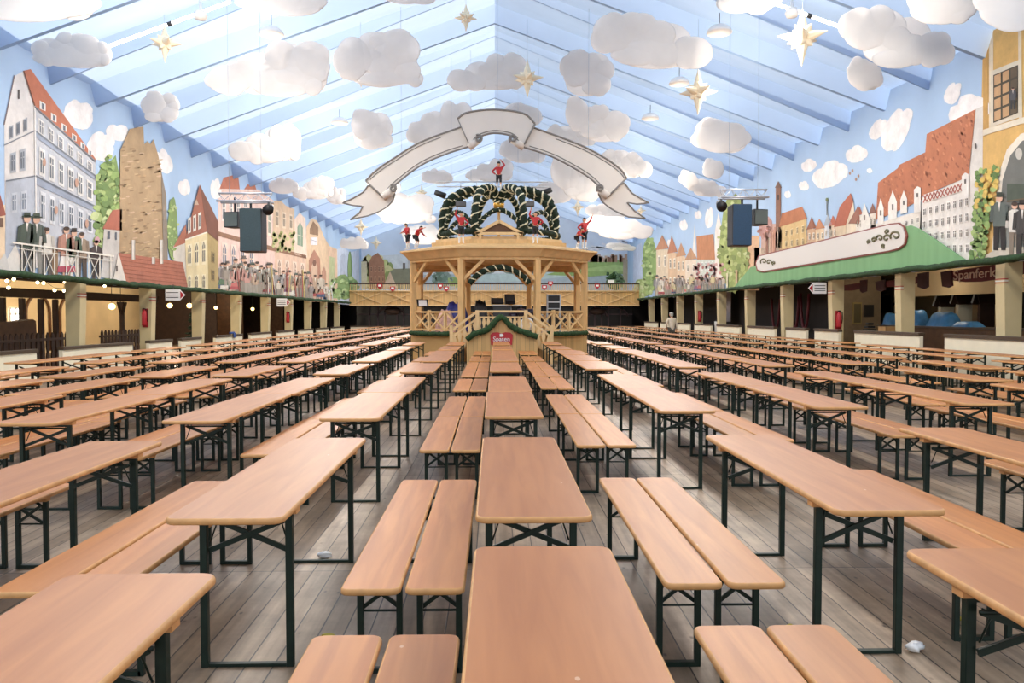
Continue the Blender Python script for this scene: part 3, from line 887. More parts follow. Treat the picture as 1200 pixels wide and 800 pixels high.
# pink house and what follows along the wall
p.poly([(256, 222), (303, 222), (322, 236), (322, 349), (256, 343)], '#ecc9bb', 1)
p.poly([(257, 222), (262, 208), (279, 204), (281, 222)], '#bf6840', 2); p.poly([(286, 222), (290, 216), (299, 217), (301, 224)], '#bf6840', 2)
p.line((256, 222), (303, 223), 1.6, '#f3ded4', 3)
p.wins([(258, 230), (292, 230), (292, 262), (258, 264)], 4, 1, '#f4e6dc', '#84848a', (0.55, 0.7))
p.wins([(304, 240), (320, 248), (320, 280), (304, 276)], 2, 1, '#efe0cc', '#7c8a78', (0.6, 0.85))
p.poly([(256, 271), (313, 287), (359, 299), (359, 303), (313, 292), (256, 276)], '#946746', 4)
p.wins([(258, 280), (300, 290), (300, 326), (258, 322)], 4, 1, '#f2d8c8', '#7d8492', (0.6, 0.85), 3, True)
p.poly([(320, 236), (328, 234), (335, 241), (345, 245), (345, 296), (320, 290)], '#d6b794', 3)
for i in range(40): p.ell(p.rng.uniform(320, 345), p.rng.uniform(272, 294), 1.8, 2.6, p.rng.choice(['#a8ae62', '#8f9a50', '#c0c27c']), 5, n=7)
p.wins([(321, 242), (345, 250), (345, 272), (321, 268)], 3, 1, '#e2caac', '#8a7a68', (0.5, 0.8), 4)
p.poly([(322, 290), (360, 300), (360, 352), (322, 349)], '#e4bfa2', 2); p.wins([(323, 300), (359, 306), (359, 332), (323, 330)], 4, 1, '#eed6c0', '#a98a76', (0.5, 0.8), 3, True)
p.poly([(345, 298), (345, 257), (351, 249), (358, 256), (360, 302)], '#edd3bd', 4); p.poly([(348.5, 287), (348.5, 266), (351.5, 260), (355, 267), (355, 289)], '#86a184', 5); p.line((351.7, 262), (351.7, 288), 0.8, '#e6dcc8', 6); p.line((348.5, 275), (355, 277), 0.7, '#e6dcc8', 6)
p.poly([(359, 353), (359, 266), (365, 256), (371, 258), (374, 263), (380, 278), (386, 288), (395, 292), (396, 354)], '#e3c299', 3)
p.poly([(363, 268), (367, 259), (373, 266), (373, 276), (363, 274)], '#9a7450', 5); p.rect(364, 278, 372, 287, '#eeeaf0', 6); p.line((365, 281), (371, 283), 0.6, '#a09aa8', 7)
p.poly([(362, 352), (362, 305), (368, 292), (375, 303), (377, 353)], '#b67a5c', 5); p.poly([(365, 352), (365, 312), (368.5, 303), (372, 312), (373, 352)], '#d9b494', 6); p.ell(368.5, 308, 2, 4, '#8a5a44', 7)
p.poly([(377, 352), (377, 318), (380, 312), (382, 318), (383, 353)], '#c28e70', 5)
p.poly([(384, 354), (384, 290), (394, 292), (395, 355)], '#dcb794', 4); p.poly([(386, 340), (386, 300), (392, 302), (392, 342)], '#b8c08a', 5)
p.poly([(396, 356), (395, 292), (402, 288), (410, 296), (421, 292), (421, 358)], '#c7d3e6', 1); p.poly([(398, 350), (399, 300), (403, 296), (406, 302), (406, 350)], '#b2bed2', 2)
p.ell(410, 316, 2.6, 22, '#668f4c', 4); p.ell(409.5, 312, 1.5, 16, '#8aad62', 5)
p.tree(382, 322, 421, 351, ['#83a55c', '#98b868', '#b2cc84', '#6f9350'], 60, 3, 0.1)
for a, b2 in (((386, 354), (386, 340)), ((388, 334), (390, 352)), ((384, 346), (392, 330))): p.line(a, b2, 1, '#e9eadf', 8)
p.crowd(260, 318, base_l, 26, 44, 22); p.crowd(318, 384, base_l, 18, 34, 20)
for i in range(16):
    x = p.rng.uniform(266, 360); p.line((x, base_l(x)-2), (x+p.rng.uniform(-3, 3), base_l(x)-p.rng.uniform(20, 40)), 0.9, p.rng.choice(['#e6dfd0', '#b24a3a', '#d9c064', '#8a6a5a']), 12)
# railing with the townspeople
rail = lambda x: 284+(x-15)*0.128
for x, h, co, le, ha in ((32, 69, '#4c5a4c', '#4a4a46', '#3e4a3a'), (43, 69, '#5f6a60', '#8c8a82', '#4a5546'), (55, 56, '#ded8cc', '#6a6058', None), (87, 56, '#4f6a50', '#e4ded2', '#3e3630'), (96, 54, '#a08a72', '#5a4a40', None), (113, 46, '#4a3c3a', '#4a3c34', None)):
    p.man(x, base_l(x)-2, h, co, le, ha)
p.man(78, base_l(78)-1, 60, '#b98068', '#444', skirt=('#efe6dc', '#b8324e')); p.ell(114, 281, 3, 4, '#d29aa4', 9)
p.rect(60, 292, 68, 322, '#9a7a56', 5)
for x in (26, 40, 52, 64, 78, 91, 104, 117, 130): p.line((x, rail(x)), (x, base_l(x)+2), 1.3, '#ece6d8', 11)
for x in (26, 52, 78, 104): p.line((x, base_l(x)), (x+13, rail(x+13)+3), 0.9, '#e4decf', 11); p.line((x, rail(x)+3), (x+13, base_l(x+13)), 0.9, '#e4decf', 11)
p.line((15, 284), (134, 300), 2.0, '#efe9da', 12); p.line((15, 290), (134, 306), 0.8, '#e4decf', 12)
o = p.build('wall_mural', M['mural']); tag(o, 'painted old town street with grey house, tan tower and crowd along the left wall', 'mural')

# ---- right wall
p = Paint('x', XW)
base_r = lambda x: 352-(x-740)*0.113
for cx, cy, w, h, ro in ((948, 194, 17, 15, -0.5), (973, 205, 40, 30, -0.5), (1004, 181, 24, 20, -0.4), (1028, 152, 14, 30, 0.6), (1050, 153, 26, 60, 0.5), (1116, 110, 16, 30, 0.5), (1136, 132, 46, 40, -0.6), (1067, 207, 34, 30, -0.5), (942, 218, 11, 12, 0), (923, 228, 7, 9, 0), (1019, 200, 6, 6, 0), (801, 264, 9, 13, 0), (818, 252, 8, 10, 0), (831, 256, 9, 26, 0.1), (786, 285, 8, 10, 0)): p.cloud(cx, cy, w, h, ro)
# yellow house nearest
p.poly([(1152, 44), (1158, 36), (1300, 4), (1300, 300), (1146, 306)], '#d8a946', 1)
p.poly([(1159, 36), (1164, 34), (1164, 152), (1159, 153)], '#e0cfae', 2); p.poly([(1193, 28), (1197, 27), (1198, 138), (1194, 140)], '#e0cfae', 2)
p.poly([(1152, 44), (1158, 36), (1158, 150), (1152, 152)], '#c79532', 2)
q = [(1160, 84), (1197, 69), (1198, 136), (1161, 149)]
p.poly(q, '#ddd2b8', 3); q2 = [(1164, 88), (1193, 76), (1193, 132), (1164, 144)]; p.poly(q2, '#57503f', 4)
for i in range(3):
    for j in range(4):
        p.poly([p.bil(q2, (i+0.12)/3, (j+0.1)/4), p.bil(q2, (i+0.9)/3, (j+0.1)/4), p.bil(q2, (i+0.9)/3, (j+0.9)/4), p.bil(q2, (i+0.12)/3, (j+0.9)/4)], ('#c79a62' if i < 2 else '#6a5a44'), 5)
p.man(1187, 128, 26, '#5a5a60', '#444', lay=7)
p.poly([(1152, 152), (1300, 106), (1300, 113), (1152, 159)], '#e4d9bf', 4)
p.poly([(1162, 302), (1166, 250), (1170, 205), (1180, 175), (1196, 157), (1215, 150), (1300, 140), (1300, 300)], '#e6ddca', 5)
p.poly([(1168, 302), (1171, 250), (1175, 210), (1184, 182), (1198, 165), (1216, 158), (1300, 148), (1300, 300)], '#72746e', 6)
p.poly([(1172, 300), (1176, 255), (1300, 235), (1300, 300)], '#8a8c84', 7); p.rect(1180, 215, 1230, 236, '#4f5a4c', 8); p.line((1180, 236), (1230, 228), 2, '#6a5a40', 9)
p.poly([(1150, 302), (1170, 290), (1300, 286), (1300, 302)], '#cfc3ae', 8); p.ell(1194, 180, 4, 7, '#c9c4b8', 8)
p.man(1171, 293, 66, '#5f6a64', '#2e2a28', '#3a4438', lay=10); p.man(1189, 298, 62, '#e2ddd2', '#8a7a68', None, lay=10); p.man(1198, 302, 66, '#4a4644', '#3c3632', '#3a3430', lay=12)
# big roof town hall
p.poly([(1143, 128), (1152, 124), (1151, 306), (1128, 306), (1134, 208)], '#ded8cf', 2)
for y in (168, 200): p.rect(1142, y, 1144, y+6, '#6a625a', 5)
p.poly([(1080, 232), (1136, 206), (1138, 305), (1143, 309), (1075, 309)], '#e5dfd6', 3)
p.poly([(1080, 230), (1086, 157), (1143, 128), (1135, 207)], '#bf6a34', 4)
p.poly([(1026, 258), (1029, 214), (1052, 197), (1054, 193), (1085, 178), (1080, 234), (1055, 246)], '#b9642f', 3)
for i in range(90):
    u, v = p.rng.random(), p.rng.random()
    x, y = p.bil([(1087, 160), (1141, 132), (1134, 204), (1081, 228)], u, v); p.ell(x, y, 1.2, 2.2, p.rng.choice(['#a5562a', '#cf7c44', '#a85a30']), 5, -0.4, 6)
    x, y = p.bil([(1030, 216), (1084, 182), (1079, 232), (1028, 256)], u, v); p.ell(x, y, 1, 1.8, p.rng.choice(['#a5562a', '#c9763e', '#a85a30']), 4, -0.4, 6)
lq = [(1082, 228), (1127, 214), (1127, 224), (1082, 238)]; p.poly(lq, '#efe6dc', 6)
for i in range(11):
    p.line(p.bil(lq, i/11, 0.05), p.bil(lq, (i+1)/11, 0.95), 1.2, '#b5563c', 7); p.line(p.bil(lq, (i+1)/11, 0.05), p.bil(lq, i/11, 0.95), 1.2, '#b5563c', 7)
for x, y in ((1075, 222), (1131, 206)): p.poly([(x-4, y), (x, y-4), (x+4, y-2), (x+4, y+26), (x-4, y+28)], '#e9e4dc', 7); p.rect(x-1, y+4, x+1, y+9, '#6a625a', 8)
p.wins([(1080, 242), (1136, 226), (1137, 300), (1078, 300)], 8, 4, '#efeae2', '#77706a', (0.62, 0.62), 5)
p.poly([(1000, 270), (1080, 246), (1080, 300), (1000, 300)], '#e4dccf', 3); p.wins([(1002, 274), (1079, 250), (1079, 290), (1002, 290)], 11, 3, '#efeae0', '#8a8078', (0.5, 0.55), 4)
for x, y, w, h in ((1032, 256, 7, 24), (1046, 250, 10, 27), (1059, 243, 8, 20)): p.poly([(x-w/2, y+8), (x-w/2, y-h*0.45), (x, y-h), (x+w/2, y-h*0.5), (x+w/2, y+6)], '#ece7de', 5); p.rect(x-1, y-h*0.4, x+1, y-h*0.15, '#7a726a', 6)
# smaller houses
def house(x0, x1, yt, yb, roof, wall, peak=0.5, rh=14):
    p.rect(x0, yt, x1, yb, wall, 3); xm = x0+(x1-x0)*peak
    p.poly([(x0-1, yt+1), (xm, yt-rh), (x1+1, yt-1)], roof, 4)
    p.wins([(x0, yt+2), (x1, yt+1), (x1, yb-2), (x0, yb-2)], 2, 2, '#efe6d4', '#8a7a66', (0.45, 0.55), 5)
p.rect(909, 219, 915, 290, '#8f6046', 3); p.poly([(908, 220), (912, 212), (916, 220)], '#7c5a48', 4); p.rect(911, 228, 913, 234, '#4a3a30', 4)
p.poly([(914, 264), (945, 254), (946, 300), (914, 304)], '#d6b470', 3); p.poly([(913, 266), (916, 250), (940, 242), (946, 256)], '#b8692f', 4); p.wins([(918, 268), (944, 260), (944, 290), (918, 292)], 4, 2, '#e6cc94', '#8a7450', (0.4, 0.6), 5)
for i in range(14): p.rect(896+i*1.4, 272-(i % 3)*3, 898+i*1.4, 310, p.rng.choice(['#d9a98a', '#c98a6a', '#e0c8ac', '#b8806a']), 3)
house(946, 956, 268, 300, '#9c5a3a', '#c9a078', 0.5, 14); house(956, 966, 268, 298, '#c07a46', '#e0c49a', 0.4, 12); house(966, 974, 264, 296, '#a8b4c0', '#cfd4d8', 0.5, 14); p.line((969, 252), (969, 235), 1, '#6a6a5a', 5); p.ell(969, 234, 1.6, 2.4, '#7a8a5a', 5)
house(972, 980, 264, 296, '#c0603a', '#dcc0a0', 0.5, 12)
p.poly([(977, 266), (984, 242), (997, 226), (1000, 236), (991, 264)], '#b5582f', 5); p.poly([(991, 264), (1000, 236), (1003, 266), (1003, 290), (991, 292)], '#e6d3b4', 4); p.rect(980, 262, 992, 294, '#e0c8a2', 4)
p.poly([(994, 262), (1006, 240), (1008, 262)], '#9a6048', 5); house(1003, 1010, 252, 290, '#a8542f', '#e9e0d0', 0.6, 10); p.poly([(1007, 280), (1007, 262), (1013, 238), (1020, 258), (1021, 280)], '#ece6da', 6); p.rect(1012, 252, 1014, 258, '#8a7c70', 7); house(1019, 1026, 250, 285, '#8a5a48', '#e2d8c8', 0.5, 12)
for x, y in ((996, 203), (1003, 210), (999, 200), (1006, 206)): p.ell(x, y, 1.2, 2, '#b08a70', 3)
# far part
p.poly([(742, 290), (752, 284), (756, 340), (742, 350)], '#bccbe4', 1); p.tree(742, 326, 760, 352, ['#9ab05c', '#b4c87a', '#cfd8a0'], 26, 3)
p.tree(752, 278, 770, 346, ['#86a556', '#9dba66', '#b8cc84', '#74934a'], 60, 2)
house(769, 783, 292, 345, '#b5764a', '#dcc7a6', 0.5, 17); house(783, 793, 296, 344, '#b86f42', '#d8b48a', 0.4, 20); house(793, 803, 300, 343, '#c08a5c', '#e2c29a', 0.5, 16); house(803, 816, 304, 341, '#bb8a5e', '#e4d2ba', 0.5, 14)
p.poly([(817, 306), (816, 277), (836, 274), (838, 304)], '#c0783f', 4); p.rect(816, 304, 838, 326, '#ccd4c8', 4); p.wins([(817, 305), (837, 304), (837, 318), (817, 319)], 5, 1, '#e6e9e2', '#98a29a', (0.5, 0.7), 5)
p.poly([(811, 300), (814, 262), (816, 300)], '#e6e2dc', 3); p.poly([(836, 330), (838, 270), (842, 248), (846, 270), (848, 330)], '#e9e0d6', 3)
p.rect(858, 276, 890, 340, '#d8aa7c', 2); p.rect(884, 290, 905, 330, '#e0c4a8', 2); p.rect(892, 262, 910, 306, '#c8a090', 2); p.tree(888, 252, 906, 282, ['#b8857a', '#c89a90', '#a86a5c'], 20, 3)
p.tree(840, 230, 878, 344, ['#97a852', '#a9ba62', '#c2cc86', '#84964a', '#b4bf70'], 110, 5, 0.11); p.line((852, 320), (852, 342), 2, '#d8d0a8', 12); p.line((863, 316), (863, 340), 2.4, '#c8a878', 12)
for i in range(60): p.ell(p.rng.uniform(814, 850), p.rng.uniform(309, 330), 1.6, 2, p.rng.choice(['#b5625c', '#c98078', '#8f4a48', '#d8a8a0']), 7, n=7)
p.crowd(768, 812, base_r, 12, 26, 16); p.crowd(812, 850, base_r, 10, 20, 14)
# climbing plant on the yellow house
for i in range(150):
    t = p.rng.random(); x = 1137+26*p.rng.random()*(0.55+0.45*t); y = 306-112*t
    x += 8*t
    p.ell(x, y, 3, 3.4, p.rng.choice(['#6f9444', '#8bab54', '#a5bf6a', '#5d7f3c']+(['#dcb838']*2 if t > 0.5 else [])), 10+(i % 4), 0, 7, 0.25)
o = p.build('wall_mural', M['mural']); tag(o, 'painted market square with yellow house and big orange roofs along the right wall', 'mural')

# ---- far gable
p = Paint('y', Y1-0.02)
p.poly([(418, 326), (432, 300), (470, 298), (520, 306), (585, 300), (640, 298), (690, 300), (745, 296), (745, 338), (418, 338)], '#d9dfe0', 1)
p.tree(420, 300, 460, 340, ['#a9b562', '#c2c878', '#8f9f50', '#d6cf8a'], 50, 2); p.rect(420, 306, 430, 338, '#d9cda2', 6)
p.poly([(432, 338), (432, 308), (436, 300), (443, 296), (450, 306), (452, 338)], '#a9714c', 6); p.wins([(433, 310), (451, 310), (451, 332), (433, 332)], 4, 2, '#c08a60', '#6a4a3a', (0.5, 0.6), 7)
p.poly([(448, 338), (457, 318), (466, 338)], '#d9b894', 8); p.poly([(457, 318), (462, 315), (488, 314), (492, 338), (466, 338)], '#8b8a6e', 8); p.rect(472, 308, 475, 316, '#6a6258', 8); p.rect(478, 304, 486, 315, '#cfccc6', 7)
p.poly([(490, 322), (745, 318), (745, 340), (490, 340)], '#a9bcc4', 2); p.poly([(500, 330), (560, 322), (690, 316), (690, 322), (600, 330)], '#b9cfcc', 3)
p.tree(505, 318, 530, 336, ['#6d8a7a', '#8aa094', '#5f7a66'], 20, 4); p.tree(524, 324, 540, 336, ['#8fae5c', '#a6c070'], 12, 4)
p.poly([(640, 322), (688, 306), (745, 304), (745, 320), (690, 324)], '#93b55f', 4); p.poly([(660, 318), (720, 310), (745, 312), (745, 318)], '#aac873', 5)
for i in range(40):
    x = p.rng.uniform(672, 740); p.rect(x, 302-p.rng.uniform(0, 5), x+3, 307, p.rng.choice(['#b58a68', '#c9a080', '#9a6a50', '#d0b090']), 5)
p.tree(710, 319, 732, 340, ['#4f7048', '#65865a', '#7d9a66'], 24, 6); p.rect(730, 304, 743, 340, '#b5a788', 7)
for i in range(4): p.ell(540+i*30, 318, 10, 3, '#8a9a88', 3)
for i in range(10): p.line((675+i*6, 292-i*1.2+p.rng.uniform(-2, 2)), (690+i*6, 294-i), 2.4, '#eef0f4', 3)
o = p.build('wall_mural', M['mural']); tag(o, 'painted lake and meadow landscape on the far gable above the balcony', 'mural')

# ---- white name board and green awning cut-out on the right wall
def cutout(name, pts, mt, lay, th, label, cat, lines=None):
    X0 = XW-0.02-lay
    mb = MB(); mb.m(mt)
    w = [at_x(x, y, XW) for x, y in pts]
    mb.prism([(q.y, q.z) for q in w], 'x', X0-th, X0)
    o = mb.build(name); tag(o, label, cat)
    return o
M['awning'] = mat('green_awning_paint', '#7cab78', 0.7, var=0.1, scale=1.2, stretch=(1, 2.5, 0.3))
cutout('hanging_awning_board', [(864, 337), (884, 313), (900, 309), (1074, 264), (1084, 268), (1142, 306.5)], M['awning'], 0.11, 0.05, 'green painted awning board on the right wall below the white name board', 'awning board')  # flat board fixed to the wall, not hung
def rounded(pad):
    pts = [(896-pad, 300-pad*0.6), (1052, 263-pad), (1062, 262-pad), (1068+pad*0.7, 266-pad*0.5), (1071+pad, 276), (1069+pad*0.7, 286+pad*0.5), (1062, 291+pad), (1050, 294+pad), (900, 318+pad), (894-pad, 316+pad), (892-pad, 308)]
    return pts
sb = cutout('name_sign', rounded(1.2), mat('board_red_rim', '#8c4a40', 0.6), 0.165, 0.04, 'long blank white name board with scroll ornaments above the green awning', 'sign')
mb = MB(); w = [at_x(x, y, XW) for x, y in rounded(-0.4)]; mb.prism([(q.y, q.z) for q in w], 'x', XW-0.245, XW-0.22)
mb.build('white_face', mat('board_white', '#dcd8d2', 0.6), sb)
M['orn'] = mat('ornament_olive', '#6d6a4c', 0.6)
def scroll(cx, cy, r, turns, a0, sgn=1):
    pts = []
    for k in range(26):
        t = k/25; a = a0+sgn*turns*2*PI*t; rr = r*(1-0.75*t)
        q = at_x(cx+rr*math.cos(a), cy+rr*math.sin(a)*0.9, XW); pts.append((XW-0.25, q.y, q.z))
    mb = MB(); mb.tube(pts, 0.035, 5); mb.build('scroll_ornament', M['orn'], sb)
for cx, cy, r, t, a, sg in ((1060, 276, 6.5, 1.1, 2.6, 1), (1049, 279, 5, 1.0, 0.2, -1), (1050, 271, 3, 0.9, 2, 1), (1041, 279, 4.5, 0.9, 3, 1), (1034, 281, 3.5, 1, 0, -1), (1028, 283, 2.4, 1, 2, 1), (1045, 288, 2.5, 1, 1, 1), (902, 306, 4, 1, 2.5, 1), (908, 307, 3.5, 1, 0.5, -1), (914, 308, 2.4, 1, 2, 1)): scroll(cx, cy, r, t, a, sg)
# ------------------------------------------------------------ things hung under the tent roof
def roof_depth(px, py, gap=0.3):
    """distance along the hall at which the sight line meets the rafters' underside, less a gap"""
    d = ray(px, py)
    best = 66.0
    for sx in (-1, 1):
        # z = 12-gap-0.364*sx*x
        den = d.z+0.364*sx*d.x
        if den > 1e-6:
            t = (12.0-gap-CAM_O.z)/den
            if (CAM_O.x+d.x*t)*sx >= -0.01: best = min(best, d.y*t)
    if abs(d.x) > 1e-6: best = min(best, d.y*(XW-0.55)/abs(d.x))
    return best
PRE = {
 'long': [(0.5, 0.62, 0.48, 0.36), (0.2, 0.5, 0.2, 0.38), (0.42, 0.36, 0.2, 0.36), (0.66, 0.42, 0.22, 0.4), (0.85, 0.6, 0.16, 0.34)],
 'rise': [(0.2, 0.72, 0.2, 0.28), (0.42, 0.6, 0.22, 0.4), (0.66, 0.5, 0.22, 0.48), (0.84, 0.38, 0.17, 0.38), (0.6, 0.76, 0.36, 0.24), (0.86, 0.66, 0.13, 0.3)],
 'fall': [(0.18, 0.36, 0.18, 0.36), (0.4, 0.4, 0.22, 0.38), (0.62, 0.52, 0.22, 0.38), (0.83, 0.68, 0.17, 0.3), (0.52, 0.72, 0.34, 0.26)],
 'puff': [(0.34, 0.4, 0.34, 0.4), (0.68, 0.42, 0.32, 0.36), (0.45, 0.7, 0.4, 0.3), (0.7, 0.72, 0.28, 0.26), (0.3, 0.2, 0.22, 0.2)],
 'bow':  [(0.2, 0.36, 0.2, 0.36), (0.36, 0.5, 0.2, 0.3), (0.55, 0.5, 0.2, 0.36), (0.78, 0.62, 0.22, 0.36), (0.6, 0.78, 0.34, 0.22)],
 'oval': [(0.5, 0.55, 0.5, 0.44), (0.34, 0.4, 0.3, 0.38), (0.68, 0.6, 0.3, 0.38)],
 'big':  [(0.2, 0.5, 0.2, 0.42), (0.42, 0.3, 0.2, 0.3), (0.4, 0.65, 0.3, 0.35), (0.72, 0.34, 0.26, 0.34), (0.7, 0.62, 0.25, 0.34), (0.9, 0.84, 0.1, 0.14), (0.55, 0.86, 0.3, 0.14)],
}
M['cloud_d'] = M['cloud']
def cloud(x0, y0, x1, y1, shape, where, back=1.0):
    Y = min(roof_depth(x, y, 0.28) for x in (x0, (x0+x1)/2, x1) for y in (y0, (y0+y1)/2))*back
    mb = MB()
    a = at_y(x0, y1, Y); b = at_y(x1, y0, Y)
    w, h = b.x-a.x, b.z-a.z
    t = 0.013*min(w, h)+0.018
    cr_ = random.Random(int(x0*7+y0*3))
    cx, cz = (a.x+b.x)/2, (a.z+b.z)/2
    for k, (u, v, ru, rv) in enumerate(PRE[shape]):
        mb.sphere(((u-0.5)*w, (k % 3)*0.02, (0.5-v)*h), 1.0, (ru*w*0.93, t*(0.7+0.5*rv*2), rv*h*0.93), 22, 14)
        for j in range(3):
            a_ = cr_.uniform(0, 2*PI); f_ = cr_.uniform(0.5, 0.66)
            mb.sphere(((u-0.5)*w+ru*w*0.5*math.cos(a_), 0.0, (0.5-v)*h+rv*h*0.5*math.sin(a_)), 1.0, (ru*w*f_, t*0.8, rv*h*f_), 18, 11)
    o = mb.build('hanging_cloud', M['cloud'], None, (cx, Y, cz))
    tag(o, 'white padded cloud hanging '+where, 'cloud', 'padded clouds under the tent roof')
for args in [
 (-45, -40, 112, 29, 'long', 'in the top left corner of the photo'),
 (38, 38, 131, 81, 'long', 'above the red roof of the painted grey house'),
 (240, 46, 386, 112, 'rise', 'left of the second star, long and rising to the right'),
 (392, 36, 497, 102, 'big', 'behind the second star from the left'),
 (276, -24, 386, 18, 'oval', 'cut by the top edge left of the middle'),
 (440, -22, 516, 5, 'oval', 'as a sliver at the top edge near the ridge'),
 (167, 107, 211, 143, 'puff', 'above the top of the painted tan tower'),
 (267, 146, 353, 190, 'rise', 'behind the small star on the left side'),
 (410, 127, 460, 175, 'puff', 'left of the upper left ribbon fold'),
 (477, 118, 555, 170, 'rise', 'half behind the left part of the ribbon banner'),
 (522, 62, 618, 106, 'rise', 'above the crest of the ribbon banner near the ridge'),
 (692, 15, 838, 83, 'fall', 'in the upper right, the longest one right of the ridge'),
 (658, 57, 719, 114, 'puff', 'right of the star near the ridge, a tall puffy one'),
 (661, 114, 738, 167, 'bow', 'above the right part of the ribbon banner'),
 (588, 119, 637, 148, 'oval', 'behind the right fold at the crest of the ribbon'),
 (810, 136, 880, 181, 'oval', 'behind the tiny star on the right side'),
 (984, 7, 1118, 80, 'fall', 'right of the largest star, big and lumpy'),
 (991, 66, 1036, 107, 'oval', 'below the big lumpy cloud on the right'),
 (1058, -34, 1152, 27, 'oval', 'in the top right corner, the left one of two'),
 (1140, -44, 1240, 34, 'oval', 'in the top right corner above the yellow painted house'),
 (836, -26, 913, 16, 'oval', 'cut by the top edge right of the middle'),
 (314, 208, 350, 228, 'long', 'right of the left hanging loudspeaker, the smaller one'),
 (344, 206, 390, 234, 'rise', 'right of the left hanging loudspeaker, the larger one'),
 (383, 218, 406, 240, 'puff', 'left of the left ribbon tail'),
 (398, 277, 432, 293, 'long', 'over the painted trees at the far left end'),
 (494, 198, 531, 216, 'long', 'left of the statue on the crown, under the ribbon'),
 (545, 186, 602, 213, 'rise', 'right behind the statue on top of the crown'),
 (440, 226, 512, 262, 'big', 'left of the garland crown, a wide one'),
 (585, 164, 640, 192, 'fall', 'under the crest of the ribbon, right of the ridge'),
 (644, 180, 710, 236, 'bow', 'under the right arm of the ribbon banner'),
 (704, 174, 766, 210, 'fall', 'right of the right ribbon arm'),
 (626, 211, 673, 239, 'oval', 'right of the garland crown'),
 (686, 239, 732, 260, 'fall', 'below the right ribbon tail, the upper one'),
 (684, 252, 766, 281, 'fall', 'below the right ribbon tail, the lower wide one', 0.95),
 (796, 198, 818, 220, 'oval', 'left of the right loudspeaker rig, the left one of three', 0.93),
 (803, 208, 851, 231, 'fall', 'left of the right loudspeaker rig, the lowest of three', 0.96),
 (823, 184, 850, 209, 'oval', 'left of the right loudspeaker rig, the highest of three'),
 (470, 262, 520, 286, 'long', 'behind the left edge of the garland crown, far back'),
 (710, 284, 746, 294, 'fall', 'at the far end above the painted meadow'),
 (430, 205, 470, 226, 'long', 'behind the lower left ribbon fold'),
 (640, 146, 697, 172, 'fall', 'half hidden behind the right arm of the ribbon'),
]: cloud(*args)

def star(px, py, r_px, where, tilt):
    Y = min(930*0.56/r_px, roof_depth(px, py-r_px*1.3, 0.1))
    R = r_px*Y/930.0
    mb = MB()
    rc = R*0.34
    def cone(d, L, w):
        d = Vector(d).normalized()
        mb.tube([d*rc*0.3, d*rc*0.95, d*L], w, 8, radii=[w*0.9, w, 0.006], cap=True, smooth=False)
    for k in range(4):
        a = tilt+0.6+2*PI*k/4
        cone((math.cos(a)*0.75, math.sin(a)*0.75, 0.7), R*0.62, rc*0.6); cone((math.cos(a+0.5)*0.75, math.sin(a+0.5)*0.75, -0.7), R*0.55, rc*0.6)
    cone((0, 0, 1), R*1.15, rc*0.75); cone((0, 0, -1), R*1.15, rc*0.72)
    for k in range(5):
        a = tilt+2*PI*k/5
        cone((math.cos(a), math.sin(a), 0.06), R, rc*0.66)
    mb.sphere((0, 0, 0), rc*0.92, u=12, v=8)
    p = at_y(px, py, Y)
    o = mb.build('hanging_star', M['star'], None, p)
    tag(o, 'cream paper star lantern hanging '+where, 'star', 'paper stars under the tent roof')
    w = MB(); w.cyl((0, 0, R*1.1), (0, 0, max(R*1.2, zb(p.x)+0.1-p.z)), 0.005, seg=5); w.build('hanging_wire', M['wire'], o)
for k, a in enumerate([
 (193, 51, 19, 'at the upper left beside the white light tube'), (423, 78, 21, 'in front of the big cloud left of the ridge'), (546, 21, 14, 'at the top near the ridge'),
 (618, 92, 19, 'just right of the ridge above the ribbon'), (940, 44, 29, 'at the upper right, the largest one'), (818, 108, 23, 'right of the middle above a small cloud'),
 (318, 165, 11, 'on the left side in front of a cloud'), (858, 163, 8, 'on the right side in front of a cloud'), (494, 226, 8, 'left of the garland crown'),
 (423, 266, 9, 'below the left ribbon tail'), (441, 285, 7, 'lowest on the left near the far gable'), (677, 243, 9, 'right of the garland crown'),
 (751, 247, 6, 'at the right ribbon tail'), (637, 239, 5, 'seen through the right side of the garland crown'), (690, 265, 6, 'above the right pair of statues')]):
    star(*a, tilt=0.3+k*0.7)

# high-bay lamps
M['lamp_face'] = mat('lamp_glass', '#8d8a88', 0.35)
hints = {}
def bay_lamp(x, y, label):
    z = zb(abs(x))-0.45
    o = empty('ceiling_lamp', (x, y, z), 0, label, 'lamp', 'round lamps under the rafters')
    mb = MB(); mb.lathe([(0.07, 0.17), (0.2, 0.15), (0.3, 0.07), (0.345, -0.01), (0.34, -0.05)], seg=18); mb.build('reflector', M['white'], o)
    mb = MB(); mb.lathe([(0.0, -0.045), (0.31, -0.048)], seg=18); mb.build('lamp_glass', M['lamp_face'], o)
    mb = MB(); mb.cyl((0, 0, 0.16), (0, 0, 0.5), 0.012, seg=6); mb.build('stem', M['steel'], o)
for px, py, w in ((318, 39, 'on the left slope, the nearest of the left row'), (367, 101, 'on the left slope, second of the left row'), (398, 143, 'on the left slope, third of the left row'),
                  (843, 37, 'on the right slope, the nearest of the right row'), (796, 97, 'on the right slope, second of the right row'), (762, 138, 'on the right slope, third of the right row')):
    Y = roof_depth(px, py, 0.45); p = at_y(px, py, Y)
    bay_lamp(p.x, Y, 'round white lamp hanging '+w)
